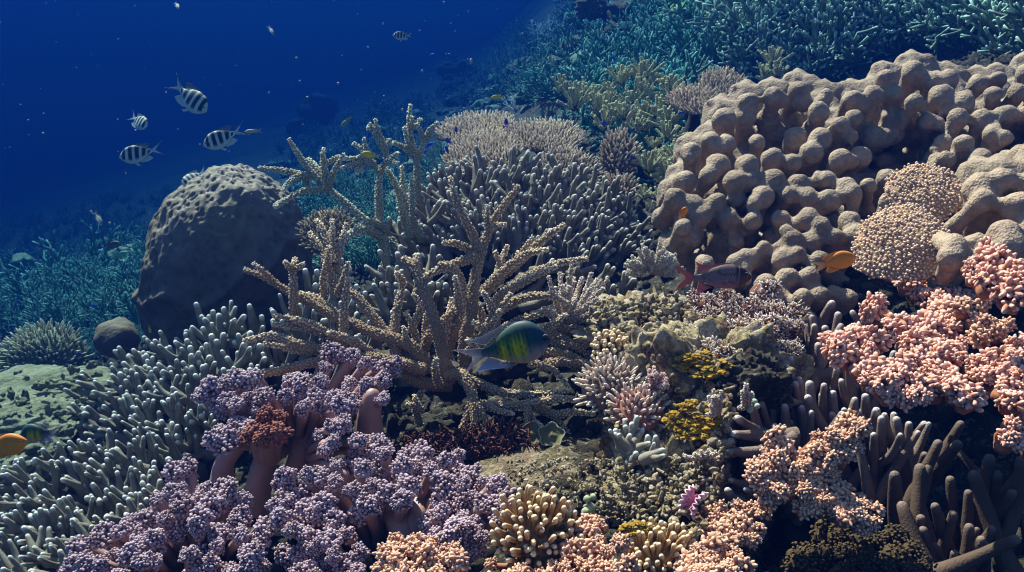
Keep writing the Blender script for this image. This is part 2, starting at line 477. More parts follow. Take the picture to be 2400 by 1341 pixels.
def finger_branch(mb, tip, d, L, r, rng, forks=2, seg=9, bend=.12, flare=1.5, tipfall=2.2):
    d = nrm(d); root = tip - d * L
    side = nrm(np.cross(d, rng.normal(size=3)))
    mid = (tip + root) / 2 + side * L * bend * rng.uniform(.3, 1) - UP * L * .06
    P, R = resample([root, mid, tip - d * r * .8], [r * flare, r * 1.15, r * .66], r * .9)
    R = R * (1 + .07 * np.sin(np.linspace(0, rng.uniform(5, 11), len(R)) + rng.uniform(0, 6)))
    tube(mb, P, R, seg, tipfall, .85, .05, .10, seed=rng.uniform(0, 99))
    for _ in range(forks):
        t = rng.uniform(.35, .8); i = int(t * (len(P) - 1))
        s2 = nrm(np.cross(d, rng.normal(size=3)))
        dd = nrm(d * 1.0 + s2 * rng.uniform(.5, 1.15) + UP * .3)
        l2 = L * (1 - t) * rng.uniform(.65, 1.15) + r * 1.5; r2 = r * rng.uniform(.72, .92)
        p0 = P[i]; p2 = p0 + dd * l2; p1 = p0 + dd * l2 * .5 + s2 * l2 * .08 - UP * l2 * .04
        P2, R2 = resample([p0, p1, p2], [r2 * 1.2, r2 * 1.02, r2 * .66], r * .9)
        tube(mb, P2, R2, seg, tipfall, .85, .05, .10, seed=rng.uniform(0, 99))

def finger_colony(name, label, polys, spacing, dfn, dirfn, Lfn, r, mat, seed, forks=2, djit=.02, group=None, seg=9, minf=0, basemat=None, extra=(), tipfall=2.0, bend=.16, spread=.27, baser=2.4, cat='finger coral', maxparts=99):
    rng = np.random.default_rng(seed)
    pts = [hexfill(p, spacing, rng) for p in polys]
    X = np.concatenate([p[0] for p in pts]); Y = np.concatenate([p[1] for p in pts])
    D = dfn(X, Y)
    T = W(X, Y, D + rng.uniform(-djit, djit, len(X)))
    dirs = nrm(dirfn(X, Y) + rng.normal(size=(len(X), 3)) * spread)
    c = T.mean(0) - UP * .1
    root = thing(name, label, cat, tuple(c), group)
    order = np.argsort(D)
    roots = []; spare = MB(); nsp = 0
    for k, i in enumerate(order):
        L = Lfn(X[i], Y[i]) * rng.uniform(.75, 1.2); s = D[i] / F
        mb = MB() if k < maxparts else spare
        finger_branch(mb, T[i], dirs[i], L, r * s * rng.uniform(.85, 1.18), rng, rng.integers(minf, forks + 1), seg, bend, tipfall=tipfall)
        roots.append(T[i] - dirs[i] * L)
        if k < maxparts: part('branch', mb, mat, root)
        else: nsp += 1
    for (px, py, d, dv, L, rr) in extra:
        mb = MB(); finger_branch(mb, W(px, py, d), np.array(dv), L, rr * d / F, rng, 0, seg, bend, tipfall=tipfall)
        part('branch', mb, mat, root)
    if nsp: tag(part('branches', spare, mat, root), kind='stuff')
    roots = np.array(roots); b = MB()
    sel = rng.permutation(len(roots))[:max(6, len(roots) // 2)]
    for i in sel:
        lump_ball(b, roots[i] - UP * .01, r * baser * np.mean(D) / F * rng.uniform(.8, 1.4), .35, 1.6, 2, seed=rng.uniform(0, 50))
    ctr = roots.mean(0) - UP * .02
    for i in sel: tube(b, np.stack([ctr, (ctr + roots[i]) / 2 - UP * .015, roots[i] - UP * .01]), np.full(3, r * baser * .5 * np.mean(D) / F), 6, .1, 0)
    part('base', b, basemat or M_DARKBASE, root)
    return root

def stag_branch(root, pts, r0, r1, d0, mat, rng, s=7.0, cr=2.5, lean=1.0, nubs=0, name='branch', seg=12, tipv=.9):
    """pts: (px, py, extra distance) down the limb; radii in photo pixels"""
    p = np.array([(a[0], a[1], (a[2] if len(a) > 2 else 0.0)) for a in pts], float)
    d = d0 + p[:, 2]; P = W(p[:, 0], p[:, 1], d); k = d.mean() / F
    R = np.linspace(r0, r1, len(P)) * k
    R = R * np.linspace(.86, .62, len(R)); R[-1] *= .72; P, R = resample(P, R, 6 * k)
    mb = MB()
    P, R, T, N, B = tube(mb, P, R, seg, 2.2, tipv, .05, .15, seed=rng.uniform(0, 99))
    cups(mb, P, R, T, N, B, s * k, cr * k, rng, lean, (.6 if r0 >= 16 else 1.0) * rng.uniform(.8, 1.1))
    for _ in range(nubs):
        i = rng.integers(len(P) // 4, max(len(P) - 2, len(P) // 4 + 1)); sd = nrm(np.cross(T[i], rng.normal(size=3)))
        dd = nrm(sd + T[i] * rng.uniform(.5, 1.2) + UP * .3); l = R[i] * rng.uniform(2.2, 4.5); rr = R[i] * .62
        P2, R2 = resample([P[i], P[i] + dd * l * .5, P[i] + dd * l], [rr * 1.1, rr, rr * .65], 6 * k)
        q = tube(mb, P2, R2, 8, 2.2, tipv, .1, .05)
        cups(mb, *q, s * k, cr * k * .95, rng, lean)
    part(name, mb, mat, root)

def clump_proto(name, mat, n, kr, rng, tmpl=KNOB, lift=.25, rough=.12, core=True, zmin=-.15, leanup=0.0, stretch=1.0):
    """a rounded head, radius about 1, set all over with small knobs"""
    mb = MB()
    i = np.arange(int(n * 2 / (1 - zmin))) + .5; N = len(i); ph = np.arccos(1 - 2 * i / N); th = np.pi * (1 + 5 ** .5) * i
    D = np.stack([np.cos(th) * np.sin(ph), np.sin(th) * np.sin(ph), np.cos(ph)], 1)
    D = nrm(D + rng.normal(size=D.shape) * .09); D = D[D[:, 2] > zmin]
    lob = 1 + .22 * fbm(D * 2.1 + rng.uniform(0, 50), 2)
    T = D * (lob * rng.uniform(1 - rough, 1 + rough, len(D)))[:, None] * np.array([1, 1, .85]) 
    if core:
        V, Fs = ICO2; lb = 1 + .22 * fbm(V * 2.1, 2)
        mb.add(V * .78 * np.array([1, 1, .85]), Fs, 0.0)
    A = basis(D + np.array([0, 0, leanup]), rng) * (kr * rng.uniform(.75, 1.25, len(D)))[:, None, None]
    A = A * np.array([1, 1, stretch])
    mb.inst(tmpl, A, T)
    me = mb.mesh(name); me.materials.append(mat)
    return me

def grape_proto(name, mat, nsub, nk, kr, rng, tmpl, subr=.42, stretch=1.2, tuftz=-.1, arm=.75, lean=.0):
    """a head of short branchlets, each ending in its own little bunch of knobs"""
    mb = MB(); i = np.arange(nsub) + .5; ph = np.arccos(1 - (1 - tuftz) * i / nsub); th = np.pi * (1 + 5 ** .5) * i + rng.uniform(0, 6)
    D = nrm(np.stack([np.cos(th) * np.sin(ph), np.sin(th) * np.sin(ph), np.cos(ph)], 1) + rng.normal(size=(nsub, 3)) * .16)
    for d in D:
        L = arm * rng.uniform(.7, 1.25); c = d * L; sr = subr * rng.uniform(.65, 1.2)
        P, R = resample([d * .0, d * L * .6, c], [sr * .55, sr * .42, sr * .5], .12); tube(mb, P, R, 7, .1, 0)
        lump_ball(mb, c, sr * .72, .15, 1.6, 2, tmpl=ICO2, seed=rng.uniform(0, 40))
        m = int(nk * rng.uniform(.8, 1.2)); j = np.arange(m) + .5; p2 = np.arccos(1 - 1.45 * j / m); t2 = np.pi * (1 + 5 ** .5) * j
        e = np.stack([np.cos(t2) * np.sin(p2), np.sin(t2) * np.sin(p2), np.cos(p2)], 1) + rng.normal(size=(m, 3)) * .14
        B = basis(np.array([d]), rng)[0]; e = nrm(e @ B.T); T = c + e * (sr * rng.uniform(.72, 1.12, m))[:, None]
        A = basis(e + rng.normal(size=(m, 3)) * .25 + UP * lean, rng) * (kr * rng.uniform(.6, 1.35, m))[:, None, None] * np.array([1, 1, stretch])
        mb.inst(tmpl, A, T)
    me = mb.mesh(name); me.materials.append(mat); return me

def place(name, me, root, p, scale, axis, rng):
    o = link(name, me, None, root)
    M = basis(np.array([axis], float), rng)[0]
    sc3 = np.array([rng.uniform(.85, 1.2), rng.uniform(.85, 1.2), rng.uniform(.8, 1.15)]) * scale
    m = Matrix(((M * sc3).tolist())).to_4x4(); m.translation = Vector(p) - root.location
    o.matrix_local = m
    return o

def head_colony(name, label, cat, polys, spacing, rad, dfn, protos, seed, pname='polyp_cluster', body=None, axisfn=None, djit=.02, ggroup=None, depth_body=1.1, stalk=None, foot=None, bodyscale=1.05, rjit=.25, drop=0.0):
    rng = np.random.default_rng(seed)
    pts = [hexfill(p, spacing, rng) for p in polys]
    X = np.concatenate([p[0] for p in pts]); Y = np.concatenate([p[1] for p in pts])
    if drop: m = rng.random(len(X)) > drop; X, Y = X[m], Y[m]
    n = len(X)
    D = dfn(X, Y) + rng.uniform(-djit, djit, n); P = W(X, Y, D)
    root = thing(name, label, cat, tuple(P.mean(0) - UP * .08), ggroup)
    order = np.argsort(D)
    if n > 98: print('HEADS', label[:40], n)
    bm = MB(); st = MB()
    for k, i in enumerate(order):
        s = D[i] / F * rad * rng.uniform(1 - rjit, 1 + rjit)
        ax = nrm(UP * .8 - FWD * .55 + rng.normal(size=3) * .28 if axisfn is None else axisfn(X[i], Y[i]) + rng.normal(size=3) * .2)
        if k < 99: place(pname, protos[rng.integers(len(protos))], root, P[i], s, ax, rng)
        if body is not None: lump_ball(bm, P[i] - ax * s * depth_body + FWD * s * .3, s * bodyscale, .2, 1.8, 2, seed=rng.uniform(0, 50))
        if stalk is not None:
            f = W(*foot(X[i], Y[i]))
            mid = (P[i] + f) / 2 + UP * s * .4 + rng.normal(size=3) * s * .25
            Pp, Rr = resample([f, mid, P[i] - ax * s * .2], [s * 1.0, s * .62, s * .75], s * .5)
            sb = MB(); tube(sb, Pp, Rr, 9, .1, 0, .12, seed=rng.uniform(0, 9))
            if k < 99: part('stalk', sb, stalk, root)
    if body is not None:
        ctr = P.mean(0) + FWD * .03 - UP * .02
        for i in range(n): tube(bm, np.stack([ctr, (ctr + P[i]) / 2 + FWD * .01, P[i] + FWD * .008 - UP * .006]), np.full(3, rad * .45 * D[i] / F), 6, .1, 0)
        part('body', bm, body, root)
    return root

def plate_coral(name, label, c, n, R, mat, seed, s, h, r, cat='table coral', group=None, dome=.12, stem=True, tmpl=SPIKE, outw=.7, squash=(1, 1), cone=0.0):
    """a plate on a foot, its upper face set with short upright branchlets"""
    rng = np.random.default_rng(seed); c = np.asarray(c, float); n = nrm(n)
    B = basis(np.array([n]), rng, False)[0]
    if abs(B[0, 0]) < .5: pass
    root = thing(name, label, cat, tuple(c))
    if group: root['group'] = group
    th = np.linspace(0, 2 * np.pi, 72, endpoint=False)
    rim = R * (1 + .13 * fbm(np.stack([np.cos(th) * 1.3 + seed, np.sin(th) * 1.3, 0 * th], 1), 3))
    def rimr(a): return np.interp(a % (2 * np.pi), np.append(th, 2 * np.pi), np.append(rim, rim[0]))
    sx, sy = squash
    def top(x, y):
        rr = np.hypot(x, y) / R
        return dome * R * (1 - rr ** 2) + cone * R * rr ** 1.5 + .03 * R * fbm(np.stack([x / R * 3, y / R * 3, 0 * x + seed], -1), 2)
    mb = MB(); rings = 9
    V = []
    for side in (0, 1):
        for k in range(rings):
            q = (k + 1) / rings; x = np.cos(th) * rim * q; y = np.sin(th) * rim * q
            z = top(x, y) - (0 if not side else .05 * R + .10 * R * (1 - q))
            V.append(np.stack([x * sx, y * sy, z], 1))
    V.append(np.array([[0, 0, top(np.zeros(1), np.zeros(1))[0]], [0, 0, -.12 * R]])); V = np.concatenate(V) @ B.T + c
    m = 72; q4 = []; t3 = []
    for side in (0, 1):
        o = side * rings * m
        for k in range(rings - 1):
            for j in range(m):
                a = [o + k * m + j, o + (k + 1) * m + j, o + (k + 1) * m + (j + 1) % m, o + k * m + (j + 1) % m]
                q4.append(a if not side else a[::-1])
        for j in range(m): t3.append((2 * rings * m + side, o + j, o + (j + 1) % m) if not side else (2 * rings * m + side, o + (j + 1) % m, o + j))
    for j in range(m):
        a, b = (rings - 1) * m + j, (rings - 1) * m + (j + 1) % m
        q4.append((a, a + rings * m, b + rings * m, b))
    mb.add(V, [np.array(q4), np.array(t3)], 0.0)
    part('plate', mb, mat, root)
    g = np.arange(-R * 1.2, R * 1.2, s); X, Y = np.meshgrid(g, np.arange(-R * 1.2, R * 1.2, s * .87)); X = X + (np.arange(X.shape[0]) % 2)[:, None] * s / 2
    X = X.ravel() + rng.uniform(-.3, .3, X.size) * s; Y = Y.ravel() + rng.uniform(-.3, .3, Y.size) * s
    a = np.arctan2(Y, X); m_ = np.hypot(X, Y) < rimr(a) * 1.0; X, Y = X[m_], Y[m_]
    q = np.hypot(X, Y) / R
    loc = np.stack([X * sx, Y * sy, top(X, Y) - .004], 1)
    dr = np.stack([X / R * outw * q, Y / R * outw * q, np.full(len(X), 1.0)], 1) + rng.normal(size=(len(X), 3)) * .16
    P = loc @ B.T + c; Dn = dr @ B.T
    A = basis(Dn, rng) * np.array([r, r, h / 4.6])
    A = A * rng.uniform(.75, 1.25, len(X))[:, None, None]
    m2 = MB(); m2.inst(tmpl, A, P)
    tag(part('branchlets', m2, mat, root), kind='stuff' if len(X) > 100 else None)
    if stem:
        m3 = MB(); Pp, Rr = resample([c - n * .05 * R - UP * R * 1.3 + FWD * R * .2, c - n * R * .6, c - n * .3 * R], [R * .4, R * .2, R * .22], R * .15)
        tube(m3, Pp, Rr, 12, .1, 0, .15); part('stem', m3, M_DARKBASE, root)
    return root

def tentacle_coral(name, label, px, py, d, rx, ry, n, tr, L, seed, ax, mat=M_ANEM, cat='tentacled coral'):
    """a mushroom coral: a low disc hidden under long soft round-tipped tentacles"""
    rng = np.random.default_rng(seed); k = d / F; c = W(px, py, d); ax = nrm(np.asarray(ax, float))
    tr = tr * .82; root = thing(name, label, cat, tuple(c))
    B = basis(np.array([ax]), rng, False)[0]
    mb = MB(); V, Fs = ICO3; mb.add((V * np.array([rx * .80, rx * .80, rx * .40]) * k) @ B.T + c, Fs, 0); part('disc', mb, mat, root)
    i = np.arange(n) + .5; rr = np.sqrt(i / n); th = np.pi * (1 + 5 ** .5) * i
    for j in range(n):
        o = np.array([np.cos(th[j]) * rr[j], np.sin(th[j]) * rr[j], .0])
        st = (o * rx * .80 * k + np.array([0, 0, rx * .3 * k * (1 - rr[j] ** 2)])) @ B.T + c
        dr = nrm((np.array([o[0] * .85, o[1] * .85, .9]) @ B.T) + UP * .25 + rng.normal(size=3) * .12)
        l = L * k * rng.uniform(.75, 1.2) * (1.1 - .25 * rr[j])
        sw = nrm(np.cross(dr, rng.normal(size=3))) * l * .1
        Pp, Rr = resample([st, st + dr * l * .5 + sw, st + dr * l], [tr * 1.05 * k, tr * .85 * k, tr * k * 1.05], tr * k * 1.6)
        m = MB(); tube(m, Pp, Rr, 8, 2.0, 1.0); part('tentacle', m, mat, root)
    return root

# ================================================================ THE REEF
# ---- massive boulder coral, mid left
def boulder():
    rng = np.random.default_rng(3); d = 2.28; k = d / F
    c = W(537, 655, d + .02)
    nu, nv = 300, 190
    th = np.arange(nu) * 2 * np.pi / nu; ph = np.linspace(.0, np.pi, nv)
    TH, PH = np.meshgrid(th, ph, indexing='ij')
    D = np.stack([np.cos(TH) * np.sin(PH), np.sin(TH) * np.sin(PH), np.cos(PH)], -1).reshape(-1, 3)
    e = 2.15
    Rr = 1 / (np.abs(D[:, 0]) ** e + np.abs(D[:, 1]) ** e + np.abs(D[:, 2]) ** e) ** (1 / e)
    V = D * Rr[:, None] * np.array([190, 190, 262]) * k
    V[:, 0] -= np.clip(-V[:, 2], 0, 1) * .16 - np.clip(V[:, 2], 0, 1) * .10
    # dimples: nearest-seed distance
    S = nrm(rng.normal(size=(1800, 3))); dm = np.full(len(D), 9.0)
    for a in range(0, len(D), 6000):
        q = D[a:a + 6000] @ S.T; dm[a:a + 6000] = np.arccos(np.clip(q.max(1), -1, 1))
    pit = -.0075 * np.exp(-(dm / .024) ** 2)
    ridge = .011 * fbm(D * 3.0, 2) + .005 * fbm(D * 11, 2)
    fold = .018 * np.exp(-((D[:, 2] - .15 - .25 * D[:, 0] + .12 * fbm(D * 2.2, 2)) / .05) ** 2)
    V = V + D * (pit + ridge + fold + .010 * vnoise(D * 1.7 + 3))[:, None] + c
    idx = np.arange(nu * nv).reshape(nu, nv); nx = np.roll(idx, -1, 0)
    q = np.stack([idx[:, :-1], idx[:, 1:], nx[:, 1:], nx[:, :-1]], -1).reshape(-1, 4)
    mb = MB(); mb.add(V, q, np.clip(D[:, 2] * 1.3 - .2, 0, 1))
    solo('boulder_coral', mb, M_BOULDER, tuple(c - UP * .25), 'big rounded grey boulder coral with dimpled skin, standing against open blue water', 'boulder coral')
boulder()
mb = MB(); lump_ball(mb, W(275, 795, 2.35), np.array([.062, .06, .058]), .12, 1.5)
solo('boulder_coral', mb, M_BOULDER, tuple(W(275, 830, 2.35)), 'small round olive boulder coral at the foot of the big dimpled boulder', 'boulder coral')

# ---- lobed coral mass, right
def lobed(name, polys, spacing, dfn, rpx, seed, voxel, label, extra=()):
    rng = np.random.default_rng(seed); mb = MB()
    pts = [hexfill(p, spacing, rng, .30) for p in polys]
    X = np.concatenate([p[0] for p in pts] + [np.array([e[0] for e in extra])]); Y = np.concatenate([p[1] for p in pts] + [np.array([e[1] for e in extra])])
    n = len(X); D = dfn(X, Y); k = D / F
    R = rpx * k * rng.uniform(.80, 1.22, n)
    for j, e in enumerate(extra): R[n - len(extra) + j] = e[2] * k[n - len(extra) + j]
    D = D + rng.uniform(-.9, .9, n) * R
    P = W(X, Y, D)
    for i in range(n):
        ax = nrm(UP * .66 - FWD * .70 + rng.normal(size=3) * .2)
        L = R[i] * rng.uniform(3.6, 4.6)
        Pp, Rr = resample([P[i] - ax * L, P[i] - ax * L * .45, P[i]], [R[i] * .66, R[i] * .74, R[i] * .92], R[i] * .25)
        lump_ball(mb, P[i], R[i] * 1.04, .06, 1.4, 2, seed=rng.uniform(0, 50))
        tube(mb, Pp, Rr, 14)
        if rng.random() < .40:                                   # a second knob budding off
            sd = nrm(np.cross(ax, rng.normal(size=3))); q = P[i] + sd * R[i] * rng.uniform(.8, 1.1) - ax * R[i] * rng.uniform(0, .4)
            lump_ball(mb, q, R[i] * rng.uniform(.6, .85), .05, 1.5, 2)
        lump_ball(mb, P[i] - ax * L * 1.15, R[i] * 1.15, .15, 1.5, 2)
        lump_ball(mb, W(X[i], Y[i], D[i] + .20 + R[i]), R[i] * 2.2, .2, 1.5, 2)
    me = mb.mesh(name); o = link(name, me)
    r = o.modifiers.new('r', 'REMESH'); r.mode = 'VOXEL'; r.voxel_size = voxel; r.use_smooth_shade = True
    s = o.modifiers.new('s', 'SMOOTH'); s.factor = .6; s.iterations = 2
    dg = bpy.context.evaluated_depsgraph_get()
    me2 = bpy.data.meshes.new_from_object(o.evaluated_get(dg)); bpy.data.objects.remove(o)
    nv = len(me2.vertices); co = np.empty(nv * 3, np.float32); me2.vertices.foreach_get('co', co); co = co.reshape(-1, 3)
    no = np.empty(nv * 3, np.float32); me2.vertices.foreach_get('normal', no); no = no.reshape(-1, 3)
    co = co + no * (.0022 * fbm(co * 30, 2) + .0014 * fbm(co * 85, 2))[:, None]
    c = P.mean(0) - UP * .2; co = co - c
    me2.vertices.foreach_set('co', co.astype(np.float32).ravel()); me2.materials.clear(); me2.materials.append(M_LOBE); me2.update()
    me2.polygons.foreach_set('use_smooth', np.ones(len(me2.polygons), bool))
    o2 = link(name, me2, loc=tuple(c)); tag(o2, label, 'lobed coral')
    return o2

_pl = plane3((1650, 700, 1.30), (1650, 250, 1.62), (2350, 120, 1.62))
def lobe_d(x, y):
    d = _pl(x, y)
    d = d + .30 * np.exp(-(((x - 2110) / 75) ** 2 + ((y - 345) / 60) ** 2)) + .22 * np.exp(-(((x - 2030) / 60) ** 2 + ((y - 640) / 60) ** 2))
    d = d + .16 * np.exp(-(((x - 1830) / 90) ** 2 + ((y - 300) / 35) ** 2)) + .12 * np.exp(-(((x - 1680) / 60) ** 2 + ((y - 560) / 40) ** 2))
    return d
lobed('lobed_coral', [[(1575, 455), (1620, 330), (1700, 255), (1720, 235), (1830, 222), (1990, 195), (2010, 180), (2090, 150), (2180, 142), (2290, 150), (2420, 170), (2560, 220), (2560, 420), (2380, 460), (2240, 500), (2060, 560), (2010, 650), (2000, 730), (1900, 800), (1800, 730), (1700, 660), (1600, 590)]],
      55, lobe_d, 24, 21, .0048, 'huge mass of rounded grey brown lobes filling the slope, reaching up to the staghorn thicket')
lobed('lobed_coral', [[(2290, 400), (2440, 380), (2560, 420), (2560, 640), (2400, 620), (2310, 560)]], 62, plane3((2300, 400, 1.14), (2300, 600, 1.02), (2500, 500, 1.07)), 33, 22, .0055,
      'group of large brown lobes rising behind the pink knobby coral')
lobed('lobed_coral', [[(2205, 560), (2240, 545), (2320, 560), (2330, 600), (2260, 615), (2205, 600)]], 38, plane3((2200, 560, 1.08), (2320, 560, 1.06), (2250, 620, 1.04)), 26, 23, .005,
      'small knot of pale lobes between the fine table coral and pink coral')

# ---- finger corals
def rad_dir(cx, cy, sx, sy, up=.5, tow=.35):
    def f(x, y):
        x = np.atleast_1d(x); y = np.atleast_1d(y)
        a = ((x - cx) / sx)[:, None] * RIGHT + ((cy - y) / sy)[:, None] * UPC
        low = np.clip((y - cy + sy * .6) / sy, 0, 1)[:, None]
        return nrm(a + UP * up - FWD * (tow * (.3 + low)))
    return f
_b = plane3((950, 620, 1.78), (1200, 360, 2.12), (1480, 620, 1.80))
finger_colony('finger_coral', 'wide thicket of grey smooth fingers behind the brown staghorn coral', [[(905, 500), (960, 420), (1040, 375), (1130, 355), (1250, 350), (1330, 365), (1400, 400), (1450, 440), (1500, 500), (1540, 560), (1500, 600), (1400, 600), (1300, 590), (1180, 560), (1100, 540), (1000, 560), (900, 590), (880, 560)]],
              23, lambda x, y: _b(x, y) + .10 * ((x - 1200) / 300) ** 2, rad_dir(1220, 640, 330, 300, .55, .3), lambda x, y: .13, 7.4, M_FING_BACK, 31, 3, .05, minf=1, maxparts=99)
finger_colony('finger_coral', 'grey forked fingers low in the back thicket, half hidden by brown staghorn', [[(860, 560), (1000, 570), (1060, 640), (1040, 700), (960, 720), (880, 640)], [(1300, 600), (1420, 610), (1400, 680), (1290, 690)]],
              38, plane3((900, 560, 1.62), (1300, 560, 1.62), (1000, 720, 1.50)), rad_dir(1000, 760, 220, 240, .3, .5), lambda x, y: .11, 9.5, M_FING_BACK, 32, 2, .04, minf=1)
finger_colony('finger_coral', 'clump of upright grey fingers standing between the boulder coral and brown staghorn', [[(680, 640), (740, 610), (830, 600), (900, 640), (930, 700), (900, 780), (840, 830), (760, 760), (700, 720)]],
              36, plane3((700, 620, 1.62), (920, 640, 1.58), (840, 830, 1.42)), rad_dir(810, 950, 500, 330, 1.0, .1), lambda x, y: .13, 9.5, M_FING_LEFT, 33, 1, .04, bend=.08)
_l = plane3((600, 700, 1.72), (180, 900, 1.62), (300, 1200, 1.22))
finger_colony('finger_coral', 'tall blue grey fingers in front of the boulder coral, above the purple soft coral', [[(430, 760), (480, 740), (520, 700), (560, 715), (640, 690), (680, 760), (640, 830), (580, 880), (500, 880), (440, 850)]],
              33, lambda x, y: _l(x, y), rad_dir(640, 1180, 520, 420, .9, .15), lambda x, y: .13, 9.5, M_FING_LEFT, 34, 2, .04, bend=.08)
finger_colony('finger_coral', 'ridge of pale tipped fingers running down from the boulder coral to the silty rock', [[(200, 850), (260, 810), (330, 780), (400, 760), (450, 790), (500, 880), (480, 960), (400, 1060), (300, 1000), (200, 1000), (150, 960), (170, 900)]],
              36, _l, rad_dir(600, 1120, 360, 400, .72, .2), lambda x, y: .095, 8.4, M_FING_LEFT, 35, 4, .035, minf=1)
finger_colony('finger_coral', 'dense lower bank of stubby blue green fingers beside the purple soft coral', [[(-60, 1120), (0, 1090), (60, 1060), (150, 1030), (240, 1010), (320, 1020), (420, 1060), (430, 1130), (350, 1190), (250, 1240), (120, 1290), (80, 1400), (-60, 1400)]],
              37, plane3((0, 1050, 1.36), (400, 1050, 1.28), (100, 1341, 1.02)), rad_dir(520, 1380, 440, 500, .62, .25), lambda x, y: .085, 9.0, M_FING_LEFT, 36, 4, .03, minf=1)
_r = plane3((1750, 980, 1.02), (2000, 700, 1.20), (2150, 1050, .98))
finger_colony('finger_coral', 'tall brown fingers with mauve tips under the edge of the pink knobby coral', [[(1700, 1010), (1720, 940), (1800, 880), (1880, 790), (1950, 700), (2020, 700), (2060, 760), (2060, 860), (2100, 960), (2200, 960), (2180, 1040), (2050, 1020), (1930, 960), (1850, 960), (1780, 1030)]],
              37, _r, rad_dir(2080, 1600, 520, 620, 1.1, .1), lambda x, y: .14, 12, M_FING_RIGHT, 37, 1, .03, bend=.07, seg=12, tipfall=1.8,
              extra=[(1722, 978, .98, (-.75, -.3, .55), .10, 15), (1712, 1018, .96, (-.95, -.2, .15), .09, 14), (1700, 1062, .95, (-.95, -.2, -.1), .09, 13), (1762, 942, 1.0, (-.3, -.1, .9), .13, 14)])
finger_colony('finger_coral', 'brown fingers coloured darker for the deep shade below the pink knobby coral', [[(2060, 1030), (2200, 1000), (2420, 1010), (2420, 1300), (2250, 1300), (2100, 1180)]],
              64, plane3((2060, 1000, .99), (2400, 1000, .97), (2200, 1300, .86)), rad_dir(2250, 1900, 800, 800, 1.2, .05), lambda x, y: .16, 17, M_FING_SHADE, 38, 2, .03, bend=.07, seg=12)
finger_colony('finger_coral', 'small tuft of short brown fingers beside the striped pink clam', [[(1680, 1115), (1760, 1100), (1770, 1180), (1700, 1190)]],
              34, plane3((1680, 1100, .96), (1760, 1100, .96), (1700, 1190, .92)), lambda x, y: np.tile(nrm(-RIGHT * .9 + UP * .4 - FWD * .3), (len(x), 1)), lambda x, y: .05, 11, M_FING_RIGHT, 39, 0, .02)
finger_colony('finger_coral', 'small isolated coral of stubby fingers with blue white tips on bare rock', [[(1425, 1000), (1470, 985), (1520, 995), (1560, 1030), (1565, 1065), (1500, 1070), (1450, 1040)]],
              21, plane3((1430, 980, 1.00), (1560, 1000, .975), (1500, 1070, .95)), rad_dir(1500, 1060, 90, 90, .45, .5), lambda x, y: .035, 9.5, coral_mat('stubby finger coral', (.16, .12, .08), (.66, .70, .70), .2, 30, .35, 420), 40, 1, .01, tipfall=2.0, baser=1.6)
finger_colony('finger_coral', 'lone grey forked finger standing in the dark gap beside the small pale bush coral', [[(1425, 610), (1475, 600), (1480, 660), (1430, 670)]],
              34, plane3((1430, 610, 1.5), (1480, 600, 1.5), (1450, 680, 1.45)), lambda x, y: np.tile(nrm(UP - FWD * .2), (len(x), 1)), lambda x, y: .07, 9, M_FING_BACK, 41, 2, .01, minf=1)

